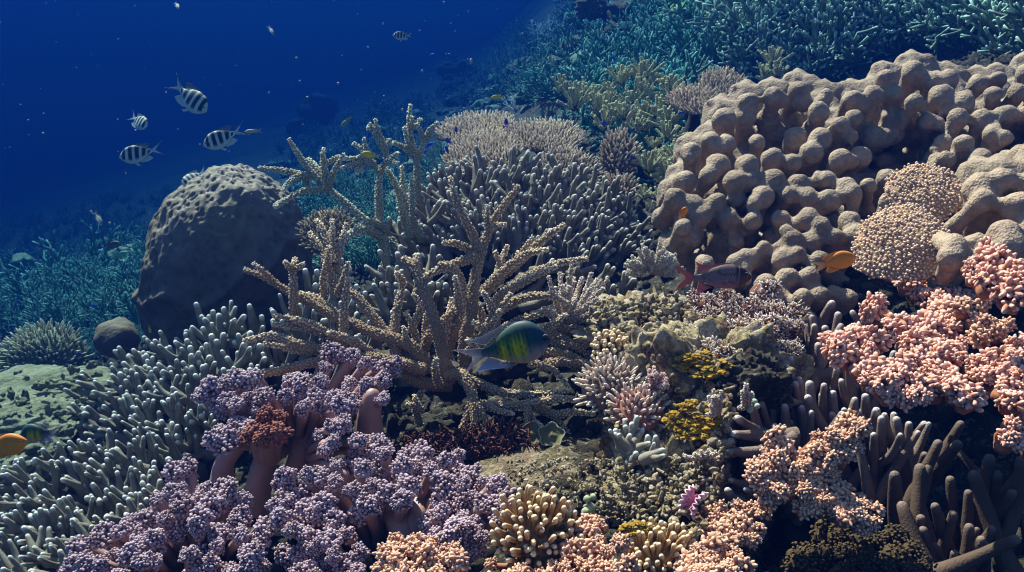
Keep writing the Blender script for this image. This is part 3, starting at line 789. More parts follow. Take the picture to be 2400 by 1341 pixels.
# ---- brown staghorn, centre
rng = np.random.default_rng(50)
D0 = 1.26
stag = thing('staghorn_coral', 'large brown staghorn coral with rough beaded branches filling the middle of the reef', 'staghorn coral', tuple(W(1060, 880, D0 + .05)))
STAG = [
 ([(1092, 900, .03), (1090, 800, .01), (1104, 740, 0), (1114, 650), (1130, 585), (1150, 530), (1178, 485, -.01), (1216, 437, -.02)], 19, 9, 0),
 ([(1124, 590), (1108, 550), (1085, 505), (1066, 462), (1056, 415, .01)], 13, 8, 0),
 ([(1120, 600), (1095, 582), (1065, 570, -.02), (1038, 570, -.03)], 11, 8, 0),
 ([(1146, 545), (1142, 515, -.01), (1143, 482, -.02)], 8, 6, 0),
 ([(1140, 535), (1160, 528, -.02), (1186, 526, -.04)], 7, 5, 0),
 ([(1118, 600), (1085, 612, -.01), (1040, 628, -.02), (995, 648, -.01)], 13, 11, 0),
 ([(1030, 622, -.02), (1062, 628, -.03), (1082, 660, -.02), (1090, 710, 0)], 11, 10, 0),
 ([(1078, 735, -.02), (1074, 690, -.05), (1066, 648, -.07)], 11, 8, 0),
 ([(1052, 900, -.01), (1038, 830, -.02), (1018, 750, -.02), (990, 670, -.01), (968, 625, 0), (946, 606, .01)], 19, 12, 0),
 ([(972, 640), (975, 615), (974, 596, .01)], 11, 8, 0),
 ([(1128, 690, .03), (1175, 640, .03), (1230, 598, .02), (1284, 585, .0)], 14, 8, 0),
 ([(1150, 730, 0), (1170, 695, -.01), (1235, 650, -.02), (1300, 620, -.03), (1376, 606, -.04)], 14, 8, 0),
 ([(1180, 690, -.02), (1240, 655, -.04), (1304, 624, -.06)], 10, 7, 0),
 ([(1185, 640, .06), (1230, 600, .06), (1275, 560, .05), (1322, 526, .04)], 13, 9, 0),
 ([(1215, 612, .06), (1232, 580, .04), (1250, 556, .03)], 8, 6, 0),
 ([(1120, 820, .02), (1160, 740, .02), (1225, 700, .0), (1290, 694, -.01), (1330, 712, 0)], 14, 9, 0),
 ([(1165, 770, -.03), (1152, 720, -.05), (1132, 684, -.07)], 12, 8, 0),
 ([(1150, 765, -.03), (1175, 722, -.05), (1197, 688, -.05)], 10, 7, 0),
 ([(1120, 800, -.02), (1150, 765, -.05), (1172, 726, -.07)], 10, 7, 0),
 ([(1150, 800, -.04), (1132, 770, -.06), (1108, 756, -.08)], 10, 8, 0),
 ([(1095, 830, -.02), (1110, 805, -.06), (1096, 798, -.08)], 10, 9, 0),
 # left fan
 ([(1010, 870, .0), (960, 810, .0), (860, 775, .01), (772, 735, .02), (720, 705, .02), (672, 681, .02), (621, 650, .02), (573, 633, .02)], 17, 8, 0),
 ([(640, 662, .02), (620, 640, .0), (594, 617, -.01)], 9, 6, 0),
 ([(690, 740, .01), (688, 690, .0), (687, 645, 0), (688, 614, 0)], 13, 10, 0),
 ([(688, 635), (672, 620, -.01), (667, 612, -.02)], 7, 5, 0), ([(688, 630), (704, 625, -.01), (712, 618, -.02)], 7, 5, 0),
 ([(690, 625), (692, 612, .01), (692, 604, .01)], 8, 6, 0),
 ([(806, 800, .0), (806, 740, -.01), (808, 700, -.01), (816, 652, -.02)], 13, 8, 0),
 ([(800, 700, .05), (772, 640, .06), (760, 590, .08), (735, 560, .09), (726, 545, .1)], 14, 7, 0),
 ([(783, 620, .06), (765, 560, .08), (752, 530, .09), (740, 516, .1)], 11, 6, 0),
 ([(780, 610, .07), (778, 560, .08), (779, 515, .09)], 10, 6, 0),
 ([(785, 640, .07), (797, 580, .08), (812, 525, .1)], 11, 7, 0),
 ([(768, 640, .04), (768, 610, .03), (771, 579, .02)], 10, 6, 0),
 ([(760, 700, .05), (758, 650, .04), (764, 616, .03)], 9, 6, 0),
 ([(790, 690, .0), (806, 650, -.01), (816, 615, -.02)], 9, 7, 0),
 ([(1000, 860, .0), (934, 815, .02), (880, 750, .03), (840, 700, .04), (813, 676, .05)], 17, 12, 0),
 ([(930, 840, .0), (924, 780, .02), (932, 720, .03), (946, 660, .04)], 15, 11, 0),
 ([(946, 670, .04), (938, 650, .03), (928, 640, .02)], 9, 8, 0),
 ([(870, 830, .0), (800, 800, .0), (740, 776, .0), (690, 765, .0), (638, 760, .0)], 13, 7, 0),
 ([(760, 782, -.01), (700, 752, -.01), (640, 740, .0)], 11, 8, 0),
 ([(800, 800, -.02), (740, 762, -.03), (692, 745, -.04)], 8, 5, 0),
 ([(740, 815, -.02), (690, 805, -.03), (640, 787, -.03), (571, 799, -.03)], 13, 8, 0),
 ([(760, 822, -.01), (700, 822, -.02), (660, 812, -.02), (618, 806, -.02)], 10, 6, 0),
 ([(870, 860, -.02), (800, 828, -.01), (740, 815, -.02)], 14, 13, 0),
 ([(1000, 868, -.02), (880, 840, -.02), (760, 845, -.03), (660, 868, -.04), (590, 878, -.05), (525, 885, -.05)], 16, 9, 0),
 ([(860, 770, .02), (800, 745, .03), (740, 700, .04), (705, 690, .05)], 13, 12, 0),
 # middle tangle
 ([(960, 850, .03), (975, 800, .04), (965, 760, .04), (950, 735, .03)], 11, 7, 0),
 ([(990, 830, .05), (1010, 780, .05), (1045, 745, .05), (1075, 715, .04)], 13, 9, 0),
 ([(1000, 800, .06), (1000, 750, .06), (1010, 712, .05)], 12, 8, 0),
 ([(960, 780, .03), (985, 720, .03), (968, 688, .02)], 9, 6, 0),
 ([(1040, 850, .05), (1060, 790, .06), (1086, 740, .06), (1088, 700, .05)], 16, 12, 0),
 ([(1015, 880, .04), (1040, 810, .05), (1050, 750, .06), (1060, 700, .07)], 13, 9, 0),
 ([(980, 850, .01), (955, 800, .0), (945, 765, -.01)], 9, 6, 0),
 ([(1120, 780, .05), (1130, 735, .06), (1110, 705, .06)], 11, 8, 0),
 ([(1130, 790, .05), (1180, 770, .04), (1230, 745, .03), (1280, 735, .03)], 13, 9, 0),
 ([(1140, 690, .08), (1165, 640, .09), (1180, 600, .1), (1190, 575, .1)], 10, 6, 0),
 ([(1150, 680, .07), (1205, 620, .09), (1215, 590, .09)], 9, 6, 0),
 ([(1160, 670, .05), (1170, 620, .06), (1160, 590, .06)], 9, 6, 0),
 # lower side
 ([(1050, 880, -.02), (1086, 880, -.04), (1105, 920, -.06), (1112, 950, -.07)], 17, 15, 0),
 ([(1108, 935, -.07), (1090, 985, -.08), (1069, 1028, -.08)], 11, 7, 0),
 ([(1112, 945, -.08), (1113, 995, -.09), (1112, 1037, -.09)], 12, 9, 0),
 ([(1118, 945, -.08), (1138, 985, -.09), (1149, 1030, -.09)], 11, 8, 0),
 ([(1110, 950, -.06), (1170, 952, -.07), (1236, 948, -.08), (1303, 935, -.09), (1395, 939, -.10)], 14, 9, 0),
 ([(1130, 945, -.07), (1165, 962, -.09), (1205, 971, -.1)], 10, 6, 0),
 ([(1240, 948, -.07), (1300, 972, -.08), (1340, 965, -.09), (1393, 971, -.1)], 12, 8, 0),
 ([(1230, 950, -.08), (1248, 985, -.09), (1271, 1001, -.1)], 11, 7, 0),
 ([(1236, 955, -.09), (1236, 990, -.1), (1230, 1020, -.1)], 9, 6, 0),
 ([(1290, 965, -.07), (1310, 990, -.08), (1331, 1012, -.08)], 10, 7, 0),
 ([(1100, 890, -.02), (1180, 920, -.03), (1260, 925, -.04), (1330, 915, -.05)], 12, 8, 0),
 ([(1060, 900, .0), (1000, 900, .0), (960, 885, .0), (900, 850, .0), (830, 800, -.02), (770, 780, -.04)], 19, 11, 0),
 ([(1030, 905, -.04), (1020, 870, -.07), (1022, 842, -.09)], 11, 8, 0),
 ([(985, 1000, .0), (975, 950, .0), (1000, 900, .0)], 9, 12, 0),
 ([(990, 965, -.04), (978, 945, -.06), (970, 928, -.07)], 7, 5, 0), ([(978, 950, -.05), (962, 950, -.07), (955, 946, -.08)], 6, 4, 0),
 # right lower sprays
 ([(1180, 860, .02), (1280, 790, .02), (1330, 800, .01), (1380, 830, .0), (1432, 866, -.01)], 14, 8, 0),
 ([(1250, 820, .02), (1330, 830, .0), (1400, 870, -.02), (1420, 900, -.03)], 11, 7, 0),
 ([(1280, 850, .0), (1340, 850, -.02), (1400, 860, -.03), (1440, 878, -.04)], 10, 6, 0),
 ([(1270, 830, .02), (1330, 850, .03), (1370, 880, .02), (1398, 915, .01)], 10, 6, 0),
 ([(1290, 800, .02), (1350, 810, .0), (1400, 800, -.01), (1424, 782, -.02)], 11, 7, 0),
 ([(1250, 850, .0), (1300, 870, -.02), (1330, 905, -.03)], 9, 6, 0),
 ([(1280, 770, .0), (1300, 760, -.02), (1322, 738, -.04)], 11, 7, 0),
 ([(1260, 780, .03), (1330, 770, .02), (1390, 775, .01), (1440, 765, .0)], 10, 6, 0),
]
for pts, r0, r1, nb in STAG:
    stag_branch(stag, pts, r0, r1, D0, M_STAG, rng, s=7.2, cr=2.5, nubs=nb)
b = MB()
for px, py, e, r in [(1060, 900, .06, 60), (1130, 880, .08, 55), (980, 870, .09, 50), (900, 850, .10, 45), (1200, 860, .09, 45)]:
    lump_ball(b, W(px, py, D0 + e), r * D0 / F * np.array([1, 1, .7]), .3, 1.6, seed=px)
part('base', b, M_DARKBASE, stag)

# ---- branching fan on the right of it
fan = thing('staghorn_coral', 'pinkish brown fan of short beaded branches with pale tips, right of the large staghorn', 'staghorn coral', tuple(W(1330, 770, 1.33)))
rng = np.random.default_rng(51)
O = (1325, 775)
for tx, ty, e, bx in [(1340, 617, .02, 0), (1285, 648, .03, 0), (1318, 668, -.03, 0), (1335, 672, -.04, 0), (1386, 640, .02, 6), (1410, 656, .01, 4), (1424, 656, .03, 0), (1416, 676, -.02, -4), (1386, 676, -.05, 0), (1400, 700, -.06, -6),
                      (1434, 698, -.01, -8), (1425, 733, -.03, -8), (1420, 760, -.04, -6), (1366, 722, -.07, 0), (1300, 692, -.05, 0), (1270, 722, -.05, 0), (1365, 650, .05, 0), (1350, 700, -.07, 0), (1312, 640, .06, 0), (1398, 726, -.07, 0), (1296, 730, -.08, 0), (1380, 780, -.06, 0), (1400, 655, .08, 0), (1345, 650, .07, 0)]:
    mx, my = (O[0] + tx) / 2 + bx, (O[1] + ty) / 2 + bx
    stag_branch(fan, [(O[0] + rng.uniform(-12, 12), O[1] + rng.uniform(-6, 10), .0), (mx, my, e * .6), (tx, ty, e)], 10, 6, 1.33, M_FAN, rng, s=6.6, cr=2.3, nubs=2, seg=10)
b = MB(); lump_ball(b, W(1325, 785, 1.37), 40 * 1.3 / F, .3); part('base', b, M_DARKBASE, fan)

# ---- greener staghorn behind, between boulder and table coral
rng = np.random.default_rng(52); DB = 1.78
sb = thing('staghorn_coral', 'tall greenish staghorn coral with bare arms reaching into the blue water beside the boulder', 'staghorn coral', tuple(W(885, 600, DB)))
for pts, r0, r1 in [
 ([(905, 600, .02), (888, 545, 0), (850, 512), (800, 468), (768, 440)], 17, 12),
 ([(768, 445), (745, 420), (715, 385), (695, 355), (677, 326, -.02)], 12, 7),
 ([(768, 440), (762, 405), (757, 380), (758, 348)], 13, 7), ([(762, 385), (780, 374), (795, 366, -.02)], 8, 6), ([(758, 372), (752, 358, -.01)], 6, 4),
 ([(768, 442), (782, 405, -.02), (806, 362, -.05)], 10, 7), ([(764, 420), (745, 395, .02), (722, 372, .04)], 9, 7),
 ([(770, 438), (735, 415), (700, 408), (655, 398), (606, 394, -.02)], 11, 8),
 ([(705, 410), (680, 424, -.03), (662, 448, -.06)], 8, 6), ([(712, 412), (720, 430, .01), (728, 444, 0)], 9, 8),
 ([(775, 444), (720, 446, -.02), (690, 456, -.04), (642, 482, -.08)], 11, 7), ([(690, 455, -.04), (665, 472, -.08), (645, 486, -.1)], 8, 6),
 ([(888, 560), (889, 500), (887, 440), (892, 405)], 15, 11),
 ([(889, 410), (900, 385, -.02), (915, 374, -.03)], 9, 7), ([(905, 378, -.02), (918, 370, -.03), (934, 358, -.04)], 8, 6), ([(915, 374, -.03), (924, 380, -.04), (932, 384, -.05)], 7, 6),
 ([(908, 380), (900, 345), (888, 310), (879, 279)], 10, 6), ([(902, 355), (885, 325), (870, 300), (860, 300)], 9, 6), ([(902, 345), (910, 335), (911, 326)], 8, 6), ([(878, 305), (870, 295), (866, 290)], 6, 5),
 ([(890, 405), (870, 382), (845, 380), (800, 394)], 9, 7), ([(852, 384), (840, 395), (836, 407)], 8, 6),
 ([(880, 385), (855, 370), (830, 372), (806, 371)], 9, 6), ([(862, 372), (850, 352), (828, 336)], 9, 6), ([(866, 366), (858, 345), (852, 323)], 6, 5),
 ([(978, 470, .05), (978, 400, .04), (974, 365, .04), (963, 320, .04), (958, 285, .04), (962, 245, .04)], 12, 6),
 ([(963, 300, .04), (976, 288, .03), (987, 279, .02)], 8, 6), ([(964, 298, .04), (966, 280, .03), (967, 273, .03)], 7, 6),
 ([(966, 360, .04), (955, 330, .03), (948, 298, .03)], 8, 6), ([(968, 365, .04), (945, 345, .03), (920, 334, .02)], 8, 6),
 ([(978, 370, .04), (990, 345, .03), (992, 330, .03)], 9, 8), ([(992, 332, .03), (985, 308, .02), (976, 290, .02)], 7, 6), ([(992, 330, .03), (1008, 305, .02), (1027, 287, .01)], 8, 6), ([(994, 328, .03), (1012, 318, .02), (1032, 318, .01)], 7, 5),
 ([(960, 560, .05), (945, 500, .05), (930, 440, .05), (905, 395, .02)], 13, 9), ([(990, 560, .08), (960, 500, .08), (935, 445, .07), (912, 400, .05)], 12, 8), ([(955, 520, .1), (945, 440, .1), (942, 390, .1)], 10, 7),
 ([(968, 520, .02), (965, 460, .0), (964, 420, 0)], 10, 8),
 ([(900, 560), (860, 540, -.04), (825, 545, -.07), (795, 575, -.1)], 16, 12), ([(905, 540), (870, 520, -.03), (832, 535, -.05)], 15, 12),
 ([(900, 560, .0), (905, 610, .0), (880, 660, .02)], 15, 12), ([(915, 560, .02), (940, 600, .0), (935, 650, .0)], 14, 10)]:
    stag_branch(sb, pts, r0 * .8, r1 * .8, DB, M_STAGB, rng, s=7, cr=2.4, lean=1.3)

# ---- table corals
def tcam(a=.9, b=.55, c=0.0): return nrm(UP * a - FWD * b + RIGHT * c)
plate_coral('table_coral', 'brown table coral with a spiky rim, left one of two behind the grey fingers', W(1108, 300, 2.70), tcam(.92, .26, -.12), 92 * 2.7 / F, M_TABLE, 61, .0105, .018, .0032, dome=.04, squash=(1, 1))
plate_coral('table_coral', 'brown table coral with the white rim beside the open sand gap, right of its twin', W(1275, 318, 2.60), tcam(.92, .32, .08), 88 * 2.6 / F, M_TABLE, 62, .0105, .018, .0032, dome=.04)
plate_coral('table_coral', 'lower brown table coral tucked below the pair and above the grey fingers', W(1130, 358, 2.45), tcam(.9, .42, -.1), 90 * 2.45 / F, M_TABLE, 63, .010, .017, .003, dome=.04)
plate_coral('table_coral', 'narrow brown table coral between the grey fingers and the olive bushes', W(1330, 400, 2.40), tcam(.8, .7, .2), 80 * 2.4 / F, M_TABLE, 64, .010, .017, .003, dome=.04)
plate_coral('table_coral', 'upright fan shaped table coral with spiky upper edge beside the lobed mass', W(1450, 360, 2.30), tcam(.5, .9, .05), 52 * 2.3 / F, M_TABLE, 65, .010, .024, .0032, squash=(.85, 1.15))
plate_coral('table_coral', 'small brown table coral right below the upright fan shaped one', W(1455, 445, 2.2), tcam(.6, .9, .1), 40 * 2.2 / F, M_TABLE, 66, .010, .020, .003)
plate_coral('table_coral', 'pale brown table coral under the staghorn slope, uppermost of the tables', W(1700, 205, 2.75), tcam(.7, .65, .0), 62 * 2.75 / F, M_TABLE2, 67, .0105, .018, .0033, dome=.04)
plate_coral('table_coral', 'flat tan table coral touching the lobed mass at its upper left end', W(1630, 235, 2.60), tcam(.8, .6, -.1), 58 * 2.6 / F, M_TABLE2, 68, .0105, .017, .0031, dome=.04)
plate_coral('table_coral', 'fine knobbed tan plate coral lying on the large brown lobes', W(2165, 455, 1.20), tcam(.55, .8, -.3), 88 * 1.20 / F, M_TABLE3, 69, .0047, .0065, .0019, tmpl=KNOBBY, dome=.20, outw=1.0, stem=False)
plate_coral('table_coral', 'wide tan coral of fine round knobs above the pink knobby coral', W(2110, 570, 1.12), tcam(.55, .8, -.45), 105 * 1.12 / F, M_TABLE3, 70, .0047, .0065, .0019, tmpl=KNOBBY, dome=.22, outw=1.1, stem=False)
plate_coral('table_coral', 'dim green table coral above the silty rock at the left edge', W(95, 838, 2.05), tcam(.7, .75, .1), 88 * 2.05 / F, coral_mat('green table coral', (.10, .12, .08), (.52, .54, .42), .2, 18, .2, 300), 71, .0115, .022, .0034, outw=1.3, dome=.5)
plate_coral('table_coral', 'rough brown plate coral in the shade of the boulder, behind the beaded branch tips', W(765, 540, 1.95), tcam(.7, .7, .1), 66 * 1.95 / F, coral_mat('shade plate coral', (.14, .10, .06), (.42, .36, .27), .25, 18, .2, 300), 72, .0090, .014, .0026, outw=1.0, squash=(.9, 1))
plate_coral('cushion_coral', 'round cushion of pointed white tipped branchlets on the rubble, left of the mustard sponge', W(1440, 905, 1.10), tcam(.75, .7, .0), 72 * 1.10 / F, M_FAN, 73, .0064, .015, .0026, dome=.55, outw=1.5, stem=False, cat='cushion coral')
plate_coral('cushion_coral', 'small reddish cushion of pointed branchlets above the stubby blue white fingers', W(1500, 962, 1.02), tcam(.75, .7, .0), 54 * 1.08 / F, coral_mat('reddish cushion coral', (.27, .10, .07), (.66, .52, .46), .2, 20, .2, 300), 74, .0066, .013, .0027, dome=.5, outw=1.4, stem=False, cat='cushion coral')
b_ = tentacle_coral
tentacle_coral('tentacled_coral', 'large round coral of tan tentacles on bare rock at the bottom, beside purple soft coral', 1256, 1258, .80, 86, 80, 99, 7.4, 68, 81, UP * .55 - FWD * .75 + RIGHT * .0)
tentacle_coral('tentacled_coral', 'tan tentacled coral cut by the bottom edge, right of the larger round one', 1545, 1325, .80, 84, 70, 95, 7.2, 54, 82, UP * .8 - FWD * .6 + RIGHT * .1)
tentacle_coral('tentacled_coral', 'small cream tentacled coral beside the lower sprays of the brown staghorn', 1428, 828, 1.14, 44, 40, 75, 6.2, 30, 83, UP * .6 - FWD * .8 + RIGHT * .2)

# ---- small branchy corals
def tiny_bush(name, label, px, py, d, rx, ry, n, mat, seed, r=5.0, s=5.6, cr=2.1, cat='bush coral', up=.4, nubs=2):
    rng = np.random.default_rng(seed); root = thing(name, label, cat, tuple(W(px, py + ry * .5, d)))
    for j in range(n):
        a = rng.uniform(-.15, np.pi + .15); q = rng.uniform(.35, 1) ** .5
        tx = px + math.cos(a) * rx * q; ty = py + ry * .45 - math.sin(a) * ry * 1.2 * q
        e = -rng.uniform(0, .05) * (1.3 - q)
        stag_branch(root, [(px + (tx - px) * .2, py + ry * .5, .015), ((px + tx) / 2 + (tx - px) * .08, (py + ry * .5 + ty) / 2 + 3, e * .5), (tx, ty, e)], r * 1.25, r * .7, d, mat, rng, s=s, cr=cr, nubs=nubs, seg=8)
    return root
tiny_bush('bush_coral', 'pale bushy coral at the edge of the dark gap, above the squirrelfish tail', 1530, 610, 1.40, 72, 58, 40, coral_mat('pale bush coral', (.25, .17, .11), (.70, .62, .53), .2, 30, .2, 300), 90, 5.5)
tiny_bush('bush_coral', 'little brown branching coral in the shadow behind the pinkish staghorn fan', 1495, 700, 1.38, 34, 34, 14, M_FAN, 91, 4.5)
tiny_bush('bush_coral', 'tiny reddish pink branching coral next to the cushion of white tipped branchlets', 1535, 885, 1.03, 34, 34, 14, coral_mat('red pink coral', (.36, .09, .08), (.72, .55, .52), .2, 30, .2, 300), 92, 6)
tiny_bush('bush_coral', 'upright bottle brush sprig standing beside the mustard sponge', 1680, 945, .965, 28, 46, 7, M_FAN, 93, 6.5, nubs=0)
tiny_bush('bush_coral', 'smaller bottle brush sprig between the mustard sponge and mauve fingers', 1748, 930, .975, 20, 44, 5, M_FAN, 94, 6, nubs=0)
tiny_bush('bush_coral', 'low feathery sprig lying over the rubble below the mustard sponge', 1650, 1066, .92, 55, 16, 9, M_FAN, 95, 4.5, nubs=0)
tiny_bush('bush_coral', 'little pale bush at the foot of the brown tufted coral', 1640, 850, 1.10, 34, 20, 12, M_FAN, 96, 4.5, nubs=1)

# ---- olive bushy corals behind
rng = np.random.default_rng(100)
def bush_proto(name, mat, nb, rng, spl=.075, cnt=16, rr=.030, br=.03):
    mb = MB()
    for j in range(nb):
        th = j * 2.399 + rng.uniform(-.3, .3); ph = rng.uniform(.05, 1.15)
        d = np.array([math.cos(th) * math.sin(ph), math.sin(th) * math.sin(ph), math.cos(ph)])
        L = rng.uniform(.75, 1.1)
        Pp, Rr = resample([d * .1, d * .55 * L + UP * .05, d * L + UP * .1], [br * 1.6, br * 1.2, br * .8], .06)
        P, R, T, N, B = tube(mb, Pp, Rr, 5, 2, .8)
        m = len(P) * cnt; i = rng.integers(len(P) // 4, len(P), m); a = rng.uniform(0, 6.28, m)
        rad = N[i] * np.cos(a)[:, None] + B[i] * np.sin(a)[:, None]
        A = basis(rad + T[i] * .8, rng) * np.array([rr, rr, spl / 2.2]) * rng.uniform(.6, 1.3, m)[:, None, None]
        mb.inst(CUP, A, P[i] + rad * br * .5)
    me = mb.mesh(name); me.materials.append(mat); return me
BUSH = [bush_proto('bush', M_BUSH, 15, rng) for _ in range(4)]
_g = plane3((1300, 230, 3.1), (1600, 230, 2.9), (1500, 520, 2.05))
up_ax = lambda x, y: UP * .9 - FWD * .35
for j, (lab, poly) in enumerate([
    ('olive bushy coral above the white rimmed table coral, at the edge of the blue gap', [(1290, 200), (1370, 190), (1400, 250), (1330, 270)]),
    ('olive bushy coral between the blue gap and the flat tan table coral', [(1420, 190), (1500, 165), (1560, 200), (1500, 260), (1420, 250)]),
    ('olive brown bushy coral filling the space above the upright fan table coral', [(1360, 270), (1480, 250), (1560, 260), (1540, 320), (1400, 310)]),
    ('yellowish bushy coral between the upright fan table coral and lobed mass', [(1500, 310), (1610, 280), (1600, 380), (1520, 420)]),
    ('dark bushy coral in the cleft between the grey fingers and lobed mass', [(1500, 430), (1570, 400), (1560, 480), (1500, 500)]),
    ('olive bushy coral directly under the twin tan tables', [(1560, 150), (1590, 180), (1580, 270), (1620, 300), (1560, 260)]),
    ('green grey bushy coral behind the uppermost pale table coral', [(1760, 150), (1830, 130), (1860, 170), (1790, 195)])]):
    head_colony('bushy_coral', lab, 'bushy coral', [poly], 38, 42, _g, BUSH, 110 + j, 'branch', axisfn=up_ax, djit=.08)

# ---- purple soft coral
rng = np.random.default_rng(120)
PUR = [grape_proto('polyp_cluster', M_PURPLE, 11, 14, .135, rng, KNOB0, .44, 1.25, arm=.85) for _ in range(6)]
RUST = [grape_proto('polyp_cluster', M_RUST, 10, 14, .14, rng, KNOB0, .42, 1.2, arm=.85) for _ in range(2)]
def foot(cx, cy, d):
    return lambda x, y: (cx + (x - cx) * .30, cy + (y - cy) * .35, d)
pu = plane3((500, 900, 1.20), (900, 850, 1.16), (700, 1341, .84))
sidex = lambda x, y: UP * .7 - FWD * .75
head_colony('soft_coral', 'purple soft coral with pinkish stalks under the brown staghorn, uppermost of the purple ones', 'soft coral',
    [[(470, 880), (560, 870), (640, 905), (760, 880), (770, 800), (800, 770), (860, 830), (935, 850), (925, 920), (880, 950), (840, 960), (850, 1080), (800, 1100), (740, 1060), (740, 990), (700, 950), (620, 960), (600, 1010), (560, 1050), (480, 1030), (480, 960)]],
    38, 20, lambda x, y: pu(x, y), PUR, 121, djit=.035, drop=.08, stalk=M_STALK, foot=foot(700, 1080, 1.22), axisfn=sidex)
head_colony('soft_coral', 'purple soft coral in the lower left, its clusters touching the blue green fingers', 'soft coral',
    [[(370, 1130), (450, 1080), (500, 1110), (560, 1150), (600, 1210), (640, 1240), (600, 1400), (120, 1400), (160, 1290), (280, 1230), (350, 1200)]],
    42, 22, pu, PUR, 122, djit=.03, drop=.08, stalk=M_STALK, foot=foot(480, 1420, 1.0), axisfn=sidex)
head_colony('soft_coral', 'purple soft coral beside the tan tentacled coral, with broad pale stalks showing', 'soft coral',
    [[(620, 1150), (700, 1060), (800, 1100), (900, 1040), (930, 1060), (990, 1060), (1090, 1070), (1110, 1110), (1190, 1110), (1180, 1190), (1160, 1300), (1050, 1330), (1010, 1250), (980, 1190), (880, 1180), (850, 1250), (880, 1400), (680, 1400), (640, 1240)]],
    42, 22, pu, PUR, 123, djit=.03, drop=.08, stalk=M_STALK, foot=foot(900, 1400, 1.02), axisfn=sidex)
head_colony('soft_coral', 'rust red soft coral tuft sitting between the pinkish stalks of the upper purple coral', 'soft coral',
    [[(600, 970), (660, 965), (690, 1010), (650, 1045), (590, 1030)]], 30, 22, lambda x, y: pu(x, y) - .01, RUST, 124, stalk=M_STALK, foot=foot(630, 1100, 1.12), axisfn=sidex)
def stalk_thing(root, pts, r0, r1, d):
    p = np.array(pts, float); P = W(p[:, 0], p[:, 1], d + p[:, 2]); k = d / F
    P, R = resample(P, np.linspace(r0, r1, len(P)) * k, 8 * k); mb = MB(); tube(mb, P, R, 18, .1, 0, .16, seed=pts[0][0]); part('stalk', mb, M_STALK, root)
softs = [o for o in sc.objects if o.name.startswith('soft_coral')]
for which, pts, r0, r1, d in [
    (0, [(870, 1090, .03), (866, 1010, .0), (872, 935, -.02)], 34, 26, 1.12), (0, [(600, 1200, .03), (612, 1110, .02), (640, 1040, .03)], 34, 26, 1.14),
    (0, [(690, 1130, .05), (705, 1060, .04), (720, 990, .05)], 30, 24, 1.15), (0, [(520, 1130, .02), (530, 1080, .02), (560, 1040, .02)], 26, 20, 1.14),
    (2, [(960, 1330, .05), (945, 1250, .01), (925, 1190, .03)], 46, 34, .92), (2, [(950, 1300, .04), (970, 1230, .01), (985, 1180, .03)], 34, 24, .92), (2, [(740, 1230, .02), (760, 1180, .0), (800, 1120, -.02)], 30, 20, 1.0),
    (2, [(850, 1230, .03), (880, 1170, .0), (935, 1110, -.02)], 26, 18, 1.0), (2, [(1100, 1300, .03), (1090, 1240, .0), (1085, 1200, -.02)], 24, 18, .92), (1, [(430, 1260, .05), (410, 1225, .02), (370, 1195, .0)], 24, 20, 1.02),
    (1, [(540, 1320, .05), (545, 1260, .02), (520, 1200, .0)], 28, 20, 1.0), (1, [(300, 1360, .03), (340, 1320, .0), (350, 1290, -.01)], 22, 16, .95)]:
    stalk_thing(softs[which], pts, r0, r1, d)

# ---- pink knobby corals
rng = np.random.default_rng(130)
PK = [grape_proto('knob_cluster', M_PINK, 10, 8, .19, rng, KNOB, .38, 1.75, arm=.9) for _ in range(6)]
PKB = [grape_proto('knob_cluster', M_PINKB, 10, 7, .20, rng, KNOB, .36, 1.75, arm=.9) for _ in range(6)]
_p = plane3((2000, 700, 1.10), (2350, 760, .98), (2250, 940, .79))
pax = lambda x, y: UP * .8 - FWD * .6 - RIGHT * .25
def pinkc(label, polys, dfn, seed, protos=None, spacing=34, rad=21, mat=None, ax=pax):
    return head_colony('knobby_coral', label, 'knobby coral', polys, spacing, rad, dfn, protos or PK, seed, 'knob_cluster', body=mat or M_PINKB, axisfn=ax, djit=.012, bodyscale=.85, depth_body=.9, drop=.10, rjit=.35)
pinkc('pink knobby coral ridge running down from the fine tan knobs to the big pink bank', [[(2035, 590), (2085, 580), (2130, 640), (2200, 640), (2290, 690), (2290, 760), (2200, 720), (2130, 690), (2070, 640)]], lambda x, y: _p(x, y), 131)
pinkc('largest bank of pink knobby coral, ending in a ragged point over the mauve fingers', [[(2030, 700), (2080, 680), (2150, 690), (2220, 730), (2260, 800), (2240, 860), (2300, 830), (2420, 800), (2500, 780), (2500, 960), (2330, 940), (2230, 940), (2120, 900), (2100, 850), (2120, 790), (2060, 760)]], _p, 132)
pinkc('lower ledge of pink knobby coral jutting left over the mauve fingers', [[(1945, 790), (2010, 780), (2060, 800), (2110, 860), (2200, 930), (2080, 940), (2010, 860), (1950, 820)]], lambda x, y: plane3((1945, 780, .90), (2200, 930, .80), (2080, 940, .80))(x, y), 133)
pinkc('pink knobby coral fringe at the right edge above the big bank', [[(2270, 615), (2320, 600), (2480, 620), (2480, 730), (2340, 690), (2280, 650)]], plane3((2270, 620, .88), (2400, 620, .82), (2300, 700, .84)), 134)
pinkc('brown shaded knobby coral behind the big pink bank', [[(2250, 670), (2320, 690), (2390, 770), (2380, 800), (2290, 800), (2250, 740)]], plane3((2250, 680, .97), (2380, 690, .95), (2300, 800, .93)), 135, PKB)
pinkc('small pink knobby tuft at the right edge over the dark hollow', [[(2345, 985), (2420, 975), (2420, 1060), (2350, 1050)]], plane3((2345, 985, .78), (2400, 980, .78), (2350, 1050, .77)), 136)
